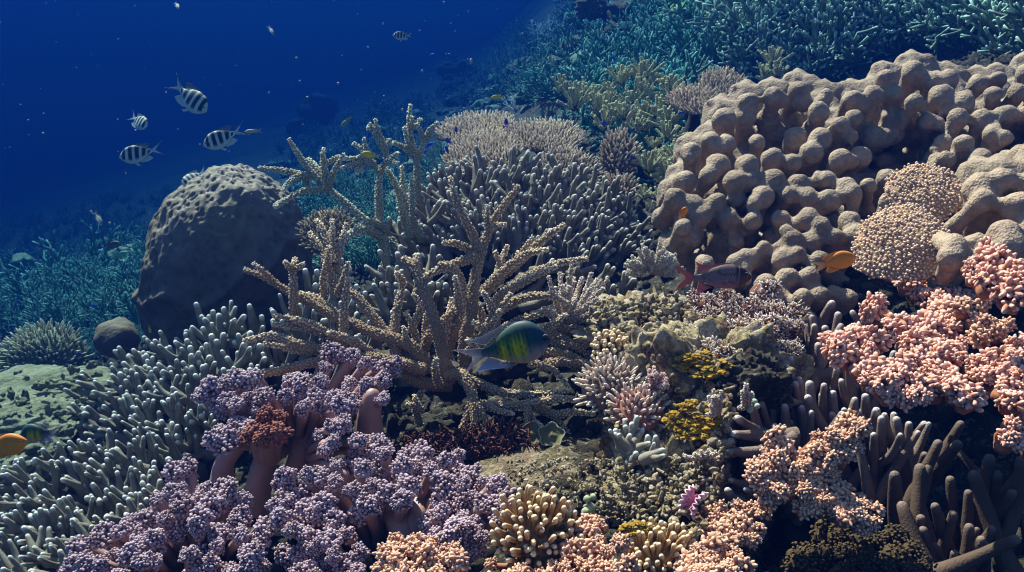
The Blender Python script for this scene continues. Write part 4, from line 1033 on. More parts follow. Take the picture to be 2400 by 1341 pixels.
pinkc('forked salmon knobby coral standing before the dark hollow, with two raised arms', [[(1800, 1010), (1840, 1005), (1850, 1060), (1890, 1090), (1900, 1030), (1930, 1000), (1990, 975), (2035, 1000), (2010, 1060), (1950, 1110), (1880, 1160), (1800, 1180), (1745, 1110), (1790, 1080)]],
      plane3((1800, 1000, .86), (2000, 1000, .84), (1880, 1180, .80)), 137, PKB, 30, 18)
pinkc('round brownish salmon knobby coral just under the forked one', [[(1870, 1130), (1960, 1100), (2010, 1130), (2060, 1210), (2040, 1250), (1960, 1210), (1870, 1190)]], plane3((1870, 1150, .82), (2050, 1150, .82), (1950, 1240, .78)), 138, PKB, 28, 17)
pinkc('salmon knobby coral beside the striped pink clam, sloping to the bottom edge', [[(1650, 1190), (1720, 1170), (1790, 1190), (1790, 1260), (1740, 1330), (1700, 1400), (1600, 1400), (1600, 1330), (1660, 1260)]], plane3((1650, 1190, .86), (1790, 1190, .85), (1700, 1341, .74)), 139, PKB, 30, 18)
pinkc('fine salmon knobby coral wrapping the large tan tentacled coral at the bottom', [[(1350, 1230), (1410, 1205), (1440, 1250), (1500, 1330), (1480, 1400), (1130, 1400), (1150, 1310), (1240, 1330), (1330, 1290)]], plane3((1350, 1230, .82), (1440, 1230, .80), (1300, 1341, .74)), 140, PKB, 28, 17)
pinkc('orange brown knobby coral with white edge knobs at the bottom, below the purple soft coral', [[(900, 1265), (950, 1245), (1010, 1250), (1070, 1290), (1090, 1330), (1080, 1400), (900, 1400)]], plane3((900, 1260, .78), (1080, 1260, .78), (1000, 1341, .73)), 141, PKB, 30, 18)

# ---- brown tufted coral
rng = np.random.default_rng(150)
TUFT = [grape_proto('polyp_tuft', M_BROWNP, 7, 16, .075, rng, SPIKE, .34, 1.1, arm=.8) for _ in range(4)]
head_colony('tufted_coral', 'brown tufted coral with white starry polyps below the squirrelfish', 'soft coral',
    [[(1610, 690), (1700, 690), (1790, 680), (1850, 710), (1890, 760), (1880, 840), (1820, 810), (1760, 800), (1680, 840), (1620, 800), (1600, 740)]], 34, 22, plane3((1610, 700, 1.22), (1880, 720, 1.18), (1750, 840, 1.08)), TUFT, 151, 'polyp_tuft', body=M_RUST, axisfn=sidex, djit=.03, depth_body=.9, bodyscale=.9)
head_colony('tufted_coral', 'small strip of starry white brown polyps between the mustard sponge and mauve fingers', 'soft coral',
    [[(1700, 850), (1760, 830), (1800, 860), (1790, 880), (1710, 880)]], 32, 16, plane3((1700, 850, 1.07), (1800, 850, 1.07), (1750, 880, 1.05)), TUFT, 152, 'polyp_tuft', body=M_DARKBASE, axisfn=sidex, djit=.01, depth_body=.8)
head_colony('soft_coral', 'dim olive brown knobs in the shade at the bottom, under the salmon corals', 'soft coral',
    [[(1850, 1260), (1960, 1230), (2080, 1240), (2200, 1300), (2200, 1400), (1850, 1400)]], 40, 24, plane3((1850, 1260, .88), (2200, 1260, .88), (2000, 1341, .82)),
    [clump_proto('knob_cluster', M_OLIVE, 40, .14, rng, KNOB, rough=.22, zmin=-.2) for _ in range(2)], 153, 'knob_cluster', body=M_OLIVE, axisfn=sidex)

# ---- rocks, sponge, clam, rubble
def rock(name, px, py, d, R, mat, label, cat='rock', rough=.3, freq=1.6, seed=0, sub=5, group=None, flat=None):
    mb = MB(); V, Fs = ico(sub); n = fbm(V * freq + seed, 4) + .38 * fbm(V * freq * 5 + seed, 3) - .5 * np.clip(fbm(V * freq * 3 + seed + 9, 2) - .25, 0, 1)
    V = V * np.array(R) * (1 + rough * n)[:, None]
    c = W(px, py, d); mb.add(V + c, Fs)
    return solo(name, mb, mat, tuple(c), label, cat, group)
rock('reef_rock', 1310, 1165, 1.09, (.125, .11, .045), M_ROCK, 'broad bare rock face mottled grey and green above the large tan tentacled coral', seed=3, rough=.22)
rock('reef_rock', 1560, 1180, 1.00, (.08, .09, .07), M_RUBBLE, 'rough crumbly rock covered in knobs, left of the striped pink clam', seed=9, rough=.4, freq=2.4)
rock('reef_rock', 1640, 960, 1.12, (.13, .08, .11), M_RUBBLE, 'crusty rock carrying the mustard sponge', seed=5, rough=.35, freq=2.2)
rock('reef_rock', 1500, 800, 1.29, (.095, .09, .06), M_RUBBLE, 'pale encrusted rock behind the cream tentacled coral', seed=6, rough=.35, freq=2.5)
rock('reef_rock', 1440, 752, 1.24, (.024, .02, .022), M_ROCK, 'small smooth grey stone on the encrusted rock', seed=7, rough=.15)
rock('reef_rock', 1750, 905, 1.06, (.06, .05, .045), M_REEF, 'dark block of reef rock in shadow beside the mauve fingers', seed=8, rough=.3)
rock('silty_rock', 30, 925, 1.72, (.10, .14, .028), M_PALE, 'pale green silty rock ledge at the left edge', seed=11, rough=.18, flat=1)
rock('silty_rock', 170, 905, 1.75, (.12, .08, .03), M_PALE, 'pale slab of silty rock between the dim table coral and pale tipped fingers', seed=12, rough=.18)
rock('silty_rock', 60, 1000, 1.56, (.12, .10, .04), M_PALE, 'broad sunlit silty rock behind the two fish at the left edge', seed=13, rough=.2)
rock('silty_rock', 20, 1090, 1.45, (.08, .08, .04), M_PALE, 'lower pale rock under the orange fish at the left edge', seed=14, rough=.2)
def crust(px, py, d, rx, ry, seed, label, holes=6):
    rng = np.random.default_rng(seed); mb = MB(); k = d / F; c = W(px, py, d); ax = nrm(UP * .55 - FWD * .8)
    B = basis(np.array([ax]), rng, False)[0]
    for j in range(64):
        a = rng.uniform(0, 6.28); q = rng.uniform(0, 1) ** .5
        p = B @ np.array([math.cos(a) * q * rx * k, math.sin(a) * q * ry * k, 0]) + c
        lump_ball(mb, p, np.array([rx, rx, ry * .6]) * k * rng.uniform(.07, .19), .5, 2.2, seed=rng.uniform(0, 60))
    solo('encrusting_sponge', mb, M_YELLOW, tuple(c), label, 'sponge')
crust(1645, 855, 1.035, 66, 34, 160, 'mustard yellow sponge crust under the brown tufted coral')
crust(1625, 985, .975, 62, 52, 161, 'brighter yellow sponge patch with dark pits in the middle of the rubble')
crust(1500, 1240, .80, 46, 16, 162, 'small yellow sponge between the two tan tentacled corals')
def clam():
    c = W(1632, 1182, .86); root = thing('giant_clam', 'small pink and purple striped clam with fluted shell on the rubble', 'clam', tuple(c))
    ax = nrm(-RIGHT * .55 + UP * .5 - FWD * .5)
    for sgn in (-1, 1):
        u = np.linspace(-1.2, 1.2, 40); v = np.linspace(0, 1, 14); U, V = np.meshgrid(u, v, indexing='ij')
        R = .017 * V * (1 + .06 * np.cos(U * 16))
        x = np.sin(U) * R; z = np.cos(U) * R; y = sgn * (.0075 * np.sin(V * np.pi * .55) * (1 + .35 * np.cos(U * 16)))
        side = nrm(np.cross(ax, UP)); up2 = np.cross(side, ax)
        P = x[..., None] * up2 + z[..., None] * ax + y[..., None] * side + c
        idx = np.arange(40 * 14).reshape(40, 14); q = np.stack([idx[:-1, :-1], idx[1:, :-1], idx[1:, 1:], idx[:-1, 1:]], -1).reshape(-1, 4)
        mb = MB(); mb.add(P.reshape(-1, 3), q, np.clip(.5 + .5 * np.cos(U * 16), 0, 1).reshape(-1))
        o = part('shell', mb, M_CLAM, root); sd = o.modifiers.new('thick', 'SOLIDIFY'); sd.thickness = .0012
clam()
mb = MB(); rng = np.random.default_rng(170)
for (px, py, d, s) in [(1385, 1190, .87, 11), (1376, 1170, .87, 9), (1372, 1200, .86, 10), (1390, 1165, .875, 8), (1380, 1215, .86, 12), (1362, 1225, .85, 10)]:
    lump_ball(mb, W(px, py, d), s * d / F, .12, 1.5, 2)
solo('knob_coral', mb, coral_mat('pale green knob', (.30, .33, .20), (.5, .5, .35), .15, 30, .3, 300), tuple(W(1378, 1225, .87)), 'small stack of pale green knobs above the large tan tentacled coral', 'knob coral')
mb = MB()
for (px, py, d, s) in [(1755, 935, .99, 8), (1762, 928, .99, 8), (1768, 942, .985, 8), (1750, 950, .985, 8), (1775, 952, .98, 7), (1758, 960, .98, 8)]:
    lump_ball(mb, W(px, py, d), s * d / F, .1, 1.5, 2)
solo('knob_coral', mb, coral_mat('mint knob', (.30, .38, .30), (.5, .5, .35), .15, 30, .3, 300), tuple(W(1760, 955, .99)), 'tiny cluster of mint green knobs beside the bottle brush sprigs', 'knob coral')
# loose rubble and broken branches
rng = np.random.default_rng(171); mb = MB(); mr2 = MB()
for poly, n, d3, s0 in [([(1380, 720), (1600, 690), (1700, 860), (1720, 1060), (1560, 1180), (1500, 1120), (1420, 950), (1560, 900)], 1300, plane3((1400, 720, 1.24), (1650, 860, 1.07), (1560, 1180, .93)), 6),
                    ([(1430, 1080), (1700, 1060), (1680, 1200), (1600, 1300), (1450, 1250), (1490, 1180)], 420, plane3((1430, 1080, 1.0), (1700, 1060, .93), (1560, 1300, .80)), 5),
                    ([(1180, 1080), (1500, 1060), (1500, 1240), (1330, 1190), (1190, 1160)], 620, plane3((1180, 1080, 1.0), (1500, 1060, .97), (1400, 1240, .89)), 3)]:
    X, Y = hexfill(poly, math.sqrt(60000 / n), rng, .5); D = d3(X, Y) + rng.uniform(-.015, .02, len(X))
    P = W(X, Y, D)
    for i in range(len(P)):
        s = s0 * D[i] / F * rng.uniform(.5, 1.9)
        if rng.random() < .72: lump_ball(mb, P[i], s * rng.uniform(.5, 1.4, 3), .45, 1.5, 2, tmpl=ICO2, seed=rng.uniform(0, 99))
        else:
            d = nrm(rng.normal(size=3) + UP * .3); Pp, Rr = resample([P[i], P[i] + d * s * 2.5], [s * .5, s * .35], s); tube(mb, Pp, Rr, 6)
solo('coral_rubble', mb, M_RUBBLE, tuple(W(1560, 1000, 1.1)), 'loose bits of broken coral and stones over the crusty rock', 'rubble', kind='stuff')
# knobbly dead coral cover over the whole near floor
rng = np.random.default_rng(177); n = 15000
y = .45 + 3.0 * rng.random(n) ** .8; x = rng.uniform(-1, 2.3, n) * (.45 + .62 * y); z = terr(x, y)
mb = MB(); nv = ICO1[0]
for g in range(12):
    m = np.arange(n) % 12 == g; k = m.sum(); V = nv * (1 + .45 * fbm(nv * 1.7 + g * 7.3, 3))[:, None]
    A = basis(rng.normal(size=(k, 3)) + UP, rng) * rng.uniform(.006, .024, (k, 1, 3)) * rng.uniform(.6, 1.5, k)[:, None, None]
    mb.inst((V, [ICO1[1]], 0), A, np.stack([x[m], y[m], z[m]], 1))
solo('coral_rubble', mb, M_REEF, (0, 1.6, -.5), 'dark knobbly dead coral pieces covering the floor between the living corals', 'rubble', kind='stuff')
mb = MB(); X, Y = hexfill([(-40, 880), (240, 850), (230, 950), (120, 1080), (-40, 1120)], 17, rng, .6)
for px, py in zip(X, Y):
    if rng.random() < .5: lump_ball(mb, W(px, py, 1.60 - (py - 900) * .0009 + rng.uniform(-.03, .05)), rng.uniform(3, 11) * 1.6 / F * rng.uniform(.6, 1.4, 3), .5, 1.6, 2, seed=rng.uniform(0, 90))
solo('coral_rubble', mb, M_PALE, tuple(W(100, 960, 1.6)), 'pale silt covered lumps scattered on the rocks at the left edge', 'rubble', kind='stuff')
def weed(label, poly, n, L, mat, seed, d3):
    rng = np.random.default_rng(seed); mb = MB(); X, Y = hexfill(poly, 12, rng, .5); P = W(X, Y, d3(X, Y))
    for p in P:
        for _ in range(n):
            d = nrm(rng.normal(size=3) + UP * .7 - FWD * .3); l = L * rng.uniform(.5, 1.3)
            Pp, Rr = resample([p, p + d * l * .5 + rng.normal(size=3) * l * .1, p + d * l], [l * .10, l * .09, l * .05], l * .3); tube(mb, Pp, Rr, 5)
    solo('red_weed', mb, mat, tuple(P.mean(0)), label, 'seaweed', kind='stuff')
weed('dark red tufty weed in the hollow under the brown staghorn', [(1130, 1000), (1220, 1000), (1260, 1060), (1160, 1070), (900, 1100), (900, 1040)], 4, .016, M_RED, 175, plane3((1130, 1000, 1.16), (1260, 1060, 1.12), (900, 1100, 1.15)))
for j, (px, py, d, lab) in enumerate([(1245, 1018, 1.15, 'thin olive leafy plate with a pale rim under the lower staghorn sprays'), (1292, 1022, 1.14, 'second thin leafy plate with a pale rim, right of its neighbour under the staghorn')]):
    mb = MB(); th = np.linspace(0, 2 * np.pi, 40, endpoint=False); V = []; A = []
    for q, dz in [(0.02, .004), (.5, .0), (.9, .003), (1, .005), (1, .003), (.5, -.003), (.02, .0)]:
        r = 30 * d / F * q * (1 + .12 * np.cos(5 * th + j)); V.append(np.stack([np.cos(th) * r, -np.sin(th) * r, np.full(40, dz)], 1)); A.append(np.full(40, 1.0 if q >= .99 else 0))
    i = np.arange(6)[:, None] * 40; jj = np.arange(40)[None]; q4 = np.stack([i + jj, i + (jj + 1) % 40, i + 40 + (jj + 1) % 40, i + 40 + jj], -1).reshape(-1, 4)
    B = basis(np.array([nrm(UP * .7 - FWD * .7)]), np.random.default_rng(j), False)[0]
    mb.add(np.concatenate(V) @ B.T + W(px, py, d), q4, np.concatenate(A))
    solo('leafy_plate_coral', mb, coral_mat('leafy plate', (.12, .11, .05), (.5, .52, .42), .2, 30, .2, 300), tuple(W(px, py, d)), lab, 'plate coral')

# ---------------------------------------------------------------- background thickets
rng = np.random.default_rng(200)
def twig_proto(rng, nst=11, r=.030, forks=3, seg=5):
    mb = MB()
    for j in range(nst):
        th = j * 2.399 + rng.uniform(-.4, .4); ph = rng.uniform(.1, 1.25)
        d = np.array([math.cos(th) * math.sin(ph), math.sin(th) * math.sin(ph), math.cos(ph)]); L = rng.uniform(.7, 1.15)
        bend = rng.normal(size=3) * .10
        Pp, Rr = resample([d * .05, d * .5 * L + bend, d * L + bend + UP * .12], [r * 1.5, r * 1.15, r * .8], .13)
        tube(mb, Pp, Rr, seg, 5)
        for f in range(forks + rng.integers(0, 2)):
            i = rng.integers(len(Pp) // 3, len(Pp)); s = nrm(np.cross(d, rng.normal(size=3))); dd = nrm(d * .8 + s + UP * .3); l = rng.uniform(.2, .42)
            P2, R2 = resample([Pp[i], Pp[i] + dd * l * .5, Pp[i] + dd * l + UP * .03], [r, r * .9, r * .7], .13); tube(mb, P2, R2, seg, 5)
            if rng.random() < .6:
                s = nrm(np.cross(dd, rng.normal(size=3))); d3 = nrm(dd + s); P3, R3 = resample([P2[len(P2) // 2], P2[len(P2) // 2] + d3 * l * .55], [r * .8, r * .6], .13); tube(mb, P3, R3, seg, 5)
    V = np.concatenate(mb.V); q = [np.concatenate(mb.Q), np.concatenate(mb.T)]; return (V, q, np.concatenate(mb.A))
TW = [twig_proto(rng) for _ in range(6)]
TWF = [twig_proto(rng, 14, .022, 4, 4) for _ in range(4)]
def thicket(name, label, poly, spacing, size, mat, seed, protos, dmin=0, dmax=14, lift=.0, axis=UP, dropout=0.0, dsh=0.0):
    rng = np.random.default_rng(seed); X, Y = hexfill(poly, spacing, rng, .45); mb = MB(); ps = []
    for x, y in zip(X, Y):
        if rng.random() < dropout: continue
        p, d = ground(x, y)
        if d > dmax or d < dmin: continue
        ps.append(p + UP * rng.uniform(-.2, .1) * size)
    ps = np.array(ps); k = rng.integers(0, len(protos), len(ps))
    for j in range(len(protos)):
        m = k == j
        if not m.any(): continue
        A = basis(axis + rng.normal(size=(m.sum(), 3)) * .28, rng) * (size * rng.uniform(.7, 1.3, m.sum()))[:, None, None]
        mb.inst(protos[j], A, ps[m] + UP * lift)
    o = solo(name, mb, mat, tuple(ps.mean(0)), label, 'coral thicket', kind='stuff')
    return o
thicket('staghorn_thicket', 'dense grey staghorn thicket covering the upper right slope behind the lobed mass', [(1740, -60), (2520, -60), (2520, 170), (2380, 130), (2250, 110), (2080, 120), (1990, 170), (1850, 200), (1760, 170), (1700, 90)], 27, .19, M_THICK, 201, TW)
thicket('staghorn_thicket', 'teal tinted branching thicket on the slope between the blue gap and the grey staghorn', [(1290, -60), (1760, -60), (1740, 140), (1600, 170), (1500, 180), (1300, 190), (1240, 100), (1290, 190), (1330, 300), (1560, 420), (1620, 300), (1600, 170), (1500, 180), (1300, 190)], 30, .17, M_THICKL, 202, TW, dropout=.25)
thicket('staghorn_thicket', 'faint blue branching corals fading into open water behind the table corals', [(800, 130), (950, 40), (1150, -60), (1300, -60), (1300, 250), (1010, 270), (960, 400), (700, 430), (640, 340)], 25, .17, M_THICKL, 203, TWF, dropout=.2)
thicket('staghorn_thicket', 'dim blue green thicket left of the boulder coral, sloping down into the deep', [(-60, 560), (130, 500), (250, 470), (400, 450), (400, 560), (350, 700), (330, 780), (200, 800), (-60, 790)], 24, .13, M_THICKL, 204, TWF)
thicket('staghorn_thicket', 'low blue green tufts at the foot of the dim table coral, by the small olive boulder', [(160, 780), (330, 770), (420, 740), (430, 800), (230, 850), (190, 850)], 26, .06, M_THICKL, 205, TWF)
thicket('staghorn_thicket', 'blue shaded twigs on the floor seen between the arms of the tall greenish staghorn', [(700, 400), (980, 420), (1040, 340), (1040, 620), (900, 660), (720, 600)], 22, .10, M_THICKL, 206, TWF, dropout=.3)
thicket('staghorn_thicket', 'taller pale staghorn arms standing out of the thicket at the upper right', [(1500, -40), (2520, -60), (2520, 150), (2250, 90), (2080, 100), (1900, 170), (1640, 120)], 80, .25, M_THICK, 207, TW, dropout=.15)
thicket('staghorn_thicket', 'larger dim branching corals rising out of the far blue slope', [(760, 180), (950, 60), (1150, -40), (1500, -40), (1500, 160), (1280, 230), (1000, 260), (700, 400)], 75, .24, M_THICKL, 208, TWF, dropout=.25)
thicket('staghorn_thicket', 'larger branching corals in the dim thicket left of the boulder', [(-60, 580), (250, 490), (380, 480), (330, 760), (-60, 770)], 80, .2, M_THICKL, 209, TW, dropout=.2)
rng = np.random.default_rng(190); mb = MB(); mb2 = MB()
for _ in range(260):
    x, y = rng.uniform(-3.5, 5.5), rng.uniform(2.9, 11); z = float(terr(x, y)); s_ = rng.uniform(.04, .15)
    if (x > 1.2 and y < 3.6) or (x < -.9 and y < 4.5): continue
    for j in range(3): lump_ball(mb if rng.random() < .6 else mb2, np.array([x, y, z]) + rng.normal(size=3) * s_ * .5, s_ * rng.uniform(.5, .9) * np.array([1, 1, .8]), .4, 2.2, 2, seed=rng.uniform(0, 99))
solo('reef_mounds', mb, coral_mat('far reef mound', (.10, .15, .09), (.2, .25, .15), .5, 9, .8, 50), (0, 6, -1), 'many dim coral heads of all sizes over the far slope', 'reef mounds', kind='stuff')
solo('reef_mounds', mb2, coral_mat('far dark mound', (.04, .05, .035), (.1, .1, .08), .5, 9, .8, 50), (1, 6, -1), 'darker algae grown heads and holes between the far corals', 'reef mounds', kind='stuff')
def small_stag(px, py, size, mat, seed, label, d=None):
    rng = np.random.default_rng(seed); p, dd = ground(px, py)
    if d: p = W(px, py, d)
    mb = MB(); mb.inst(TW[seed % 6], basis(np.array([UP - FWD * .2]), rng) * size * dd / F, np.array([p]))
    return solo('branching_coral', mb, mat, tuple(p), label, 'branching coral')
M_WHITE = coral_mat('bleached coral', (.70, .72, .70), (.95, .95, .95), .1, 20, 0)
small_stag(1272, 100, 44, M_WHITE, 210, 'bright bleached white branching coral high on the far slope')
small_stag(1210, 262, 40, M_WHITE, 211, 'pale branching coral in the blue gap right above the twin table corals')
small_stag(1165, 240, 36, M_THICK, 212, 'pale thin branching coral beside the yellow fish in the blue gap')
small_stag(1345, 168, 40, M_THICK, 213, 'thin pale arms of coral above the olive bushes')
small_stag(1070, 168, 34, M_THICK, 214, 'faint pale branching coral under the dark far slope')
small_stag(905, 270, 40, M_THICK, 215, 'faint twisted pale branches left of the tallest greenish staghorn arm')
mb = MB()
for dx, dy, s in [(0, 0, 60), (-45, 14, 42), (48, 12, 40), (10, 26, 50)]:
    p, dd = ground(1625 + dx, 60 + dy); lump_ball(mb, p + UP * .05, s * dd / F * np.array([1, 1, .55]), .25, 2)
solo('algae_mound', mb, coral_mat('yellow green mound', (.16, .26, .05), (.2, .3, .08), .3, 10, .5, 60), tuple(ground(1625, 70)[0]), 'soft yellow green mound near the top, left of the staghorn slope', 'algae mound')
def dead_lump(px, py, s, seed, label):
    mb = MB(); p, dd = ground(px, py); rng = np.random.default_rng(seed)
    for j in range(5): lump_ball(mb, p + rng.normal(size=3) * s * dd / F * .5, s * dd / F * rng.uniform(.4, .8) * np.array([1, 1, .7]), .35, 2, seed=j + seed)
    solo('reef_mound', mb, M_OLIVE if seed % 2 else M_REEF, tuple(p), label, 'reef mound')
for j, (px, py, s, lab) in enumerate([(1480, 50, 70, 'dark rounded reef mound near the top edge, left of the yellow green mound'), (1400, 120, 55, 'low dark reef mound under the bleached white coral, right side'), (1540, 110, 50, 'green brown reef mound above the olive bushes'),
                                      (790, 395, 40, 'dim teal mound behind the arms of the greenish staghorn'), (705, 310, 55, 'faint teal mound at the edge of the open water'), (1240, 190, 60, 'dark hollow sided mound in the blue gap'), (1050, 215, 60, 'faint blue mound on the far slope')]):
    dead_lump(px, py, s, 220 + j, lab)

# ---------------------------------------------------------------- fish
def cat_curve(x, pts):
    """smooth curve through (s, value) points"""
    s = np.array([p[0] for p in pts], float); v = np.array([p[1] for p in pts], float)
    m = np.gradient(v, s); i = np.clip(np.searchsorted(s, x) - 1, 0, len(s) - 2); h = s[i + 1] - s[i]; t = (x - s[i]) / h
    return (2 * t**3 - 3 * t**2 + 1) * v[i] + (t**3 - 2 * t**2 + t) * h * m[i] + (-2 * t**3 + 3 * t**2) * v[i + 1] + (t**3 - t**2) * h * m[i + 1]

def fish_meshes(sp):
    """local frame: nose at +x, back at +z; one unit = whole length nose to tail tip"""
    out = {}
    nx, nr = sp.get('nx', 90), 36
    s = np.linspace(0, 1, nx); top = cat_curve(s, sp['top']); bot = cat_curve(s, sp['bot'])
    top[-1] = bot[-1] = (top[-1] + bot[-1]) / 2 + 0
    x = sp['x0'] + s * (sp['x1'] - sp['x0']); a = np.arange(nr) * 2 * np.pi / nr
    h = (top - bot) / 2; m = (top + bot) / 2; w = sp['w'] * cat_curve(s, sp.get('wp', [(0, .10), (.25, .55), (.6, 1.0), (.85, .85), (1, .05)]))
    w = np.minimum(np.maximum(w, .004), h * .9 + .002)
    X = np.repeat(x, nr); Z = (m[:, None] + h[:, None] * np.sin(a)).ravel(); Y = (w[:, None] * np.sign(np.cos(a)) * np.abs(np.cos(a)) ** .85).ravel()
    V = np.stack([X, Y, Z], 1); idx = np.arange(nx * nr).reshape(nx, nr); n2 = np.roll(idx, -1, 1)
    q = np.stack([idx[:-1], idx[1:], n2[1:], n2[:-1]], -1).reshape(-1, 4)
    t = [(nx * nr, idx[0, (j + 1) % nr], idx[0, j]) for j in range(nr)] + [(nx * nr + 1, idx[-1, j], idx[-1, (j + 1) % nr]) for j in range(nr)]
    V = np.concatenate([V, [[x[0], 0, m[0]], [x[-1] + .003, 0, m[-1]]]])
    S = np.concatenate([np.repeat(s, nr), [0, 1]]); vv = np.concatenate([np.tile(np.sin(a), nx), [0, 0]])
    mb = MB(); mb.add(V, [q, np.array(t)], 0, sp['col'](S, vv, V)); out['body'] = mb.mesh(sp['name'] + '_body'); out['body'].materials.append(M_FISH)
    for fn, (base, edge, cf) in sp['fins'].items():
        base = np.array(base, float); edge = np.array(edge, float); n = 25
        u = np.linspace(0, 1, n); bi = np.linspace(0, 1, len(base)); ei = np.linspace(0, 1, len(edge))
        bp = np.stack([np.interp(u, bi, base[:, k]) for k in (0, 1)], 1); ep = np.stack([np.interp(u, ei, edge[:, k]) for k in (0, 1)], 1)
        rows = 7; tt = np.linspace(0, 1, rows)
        G = bp[:, None] * (1 - tt)[None, :, None] + ep[:, None] * tt[None, :, None]
        th = .006 * (1 - tt * .8)[None, :] * np.ones((n, 1)) * (1 + .5 * np.cos(np.arange(n) * np.pi)[:, None] * .4)
        yo = sp.get('yoff', {}).get(fn, 0)
        mb = MB()
        sides = (1,) if yo == 0 else (1, -1)
        for sd in sides:
            yb = sd * (yo + (.05 * tt[None, :] if yo else 0 * tt[None, :])) * np.ones((n, 1))
            A1 = np.stack([G[..., 0], yb + th, G[..., 1]], -1).reshape(-1, 3); A2 = np.stack([G[..., 0], yb - th, G[..., 1]], -1).reshape(-1, 3)
            idx = np.arange(n * rows).reshape(n, rows); f = np.stack([idx[:-1, :-1], idx[1:, :-1], idx[1:, 1:], idx[:-1, 1:]], -1).reshape(-1, 4)
            rim = np.concatenate([idx[:, 0], idx[-1, 1:], idx[::-1, -1][1:], idx[0, ::-1][1:-1]]); r2 = np.roll(rim, -1); o = n * rows
            uu = np.repeat(u, rows); tv = np.tile(tt, n); C = cf(uu, tv)
            mb.add(np.concatenate([A1, A2]), [np.concatenate([f, f[:, ::-1] + o, np.stack([rim, r2, r2 + o, rim + o], 1)])], 0, np.concatenate([C, C]))
        out[fn] = mb.mesh(sp['name'] + '_' + fn); out[fn].materials.append(sp.get('finmat', M_FIN))
    ex, ez, er = sp['eye']
    ey = np.interp(ex, x, w) * sp.get('eyey', .86)
    for sd in (1, -1):
        for nm, mat, rr, off, yy in (('eye', M_IRIS, er, 0, .45), ('pupil', M_EYE, er * sp.get('pup', .66), er * .22, .45)):
            mb = MB(); mb.add(ICO3[0] * np.array([rr, rr * yy, rr]) + np.array([ex, sd * (ey + off), ez]), ICO3[1]); me = mb.mesh(nm); me.materials.append(mat); out[(nm, sd)] = me
    return out

def mixc(a, b, t): t = np.clip(t, 0, 1)[:, None]; return np.array(a) * (1 - t) + np.array(b) * t
def flatc(c, e=None): return lambda u, t: mixc(c, e if e is not None else c, t)

def sergeant_col(s, v, V):
    c = mixc((.36, .48, .52), (.34, .40, .36), (v - .2) * 1.2)
    xx = V[:, 0] + .12 * v * .3
    d = np.zeros(len(s))
    for b, w in ((-.23, .028), (-.11, .046), (.05, .050), (.21, .048), (.37, .04)):
        d = np.maximum(d, 1 - sstep(np.abs(xx - b), w * .75, w * 1.25))
    d = d * sstep(v, -.85, -.45)
    c = mixc((0, 0, 0), (1, 1, 1), d * 0) * 0 + c * (1 - d)[:, None] + np.array([.004, .006, .02]) * d[:, None]
    return c
def tail_lines(u, t):
    d = np.clip(1 - np.abs(np.abs(u - .5) - .40) / .12, 0, 1) ** .5
    return mixc((.40, .50, .55), (.015, .02, .05), d)
SERG = dict(name='sergeant', x0=-.30, x1=.50, w=.075, top=[(0, .045), (.12, .07), (.35, .19), (.6, .235), (.8, .19), (.93, .10), (1, .02)], bot=[(0, -.045), (.12, -.07), (.35, -.18), (.6, -.215), (.8, -.16), (.93, -.07), (1, -.0)],
    col=sergeant_col, eye=(.415, .045, .024), fins={
    'dorsal_fin': ([(-.20, .08), (-.05, .17), (.15, .225), (.27, .20)], [(-.30, .19), (-.16, .235), (.10, .262), (.26, .22)], flatc((.22, .26, .28), (.05, .07, .1))),
    'anal_fin': ([(-.20, -.08), (-.08, -.15), (.04, -.19)], [(-.29, -.19), (-.16, -.235), (.0, -.235)], flatc((.4, .46, .5))),
    'tail_fin': ([(-.29, .045), (-.29, 0), (-.29, -.045)], [(-.62, .20), (-.50, .11), (-.38, .0), (-.50, -.11), (-.62, -.20)], tail_lines),
    'pelvic_fin': ([(.20, -.19), (.12, -.20)], [(.10, -.30), (.03, -.29)], flatc((.45, .5, .52)))})
def green_col(s, v, V):
    x, z = V[:, 0], V[:, 2]
    n = fbm(np.stack([x * 30, z * 9, 0 * x], 1), 2)
    t = z / .21
    c = mixc((.36, .27, .27), (.006, .05, .08), sstep(t + .25 * x, -.55, .15))
    c = mixc((0, 0, 0), (0, 0, 0), t * 0) + c * 1
    c = mixc(c[0], c[0], t * 0) * 0 + c
    g = np.exp(-((x - .10) / .16) ** 2 - ((z + .0) / .13) ** 2); c = c * (1 - g * .9)[:, None] + np.array([.03, .17, .012]) * (g * .9)[:, None]
    for yx, yw, yz in ((.025, .035, -.045), (.16, .045, -.035), (.235, .025, -.03)):
        y = np.exp(-((x - yx) / yw) ** 2 - ((z - yz) / .095) ** 2); y = np.clip(y * 1.25, 0, .95); c = c * (1 - y)[:, None] + np.array([.62, .54, .004]) * y[:, None]
    sp = (np.cos(x * 150) > .2) & (np.cos(z * 95 + np.round(x * 150 / 6.28) * 3.1) > -.2) & (np.abs(z - .02) < .11) & (x > -.12) & (x < .30)
    c[sp] *= .45
    b = sstep(x, .30, .42) * sstep(t, -.4, .1); c = c * (1 - b * .7)[:, None] + np.array([.01, .05, .10]) * (b * .7)[:, None]
    return c * (.72 + .12 * n)[:, None]
M_FINC = col_mat('clear fish fin', .5, .3, .45)
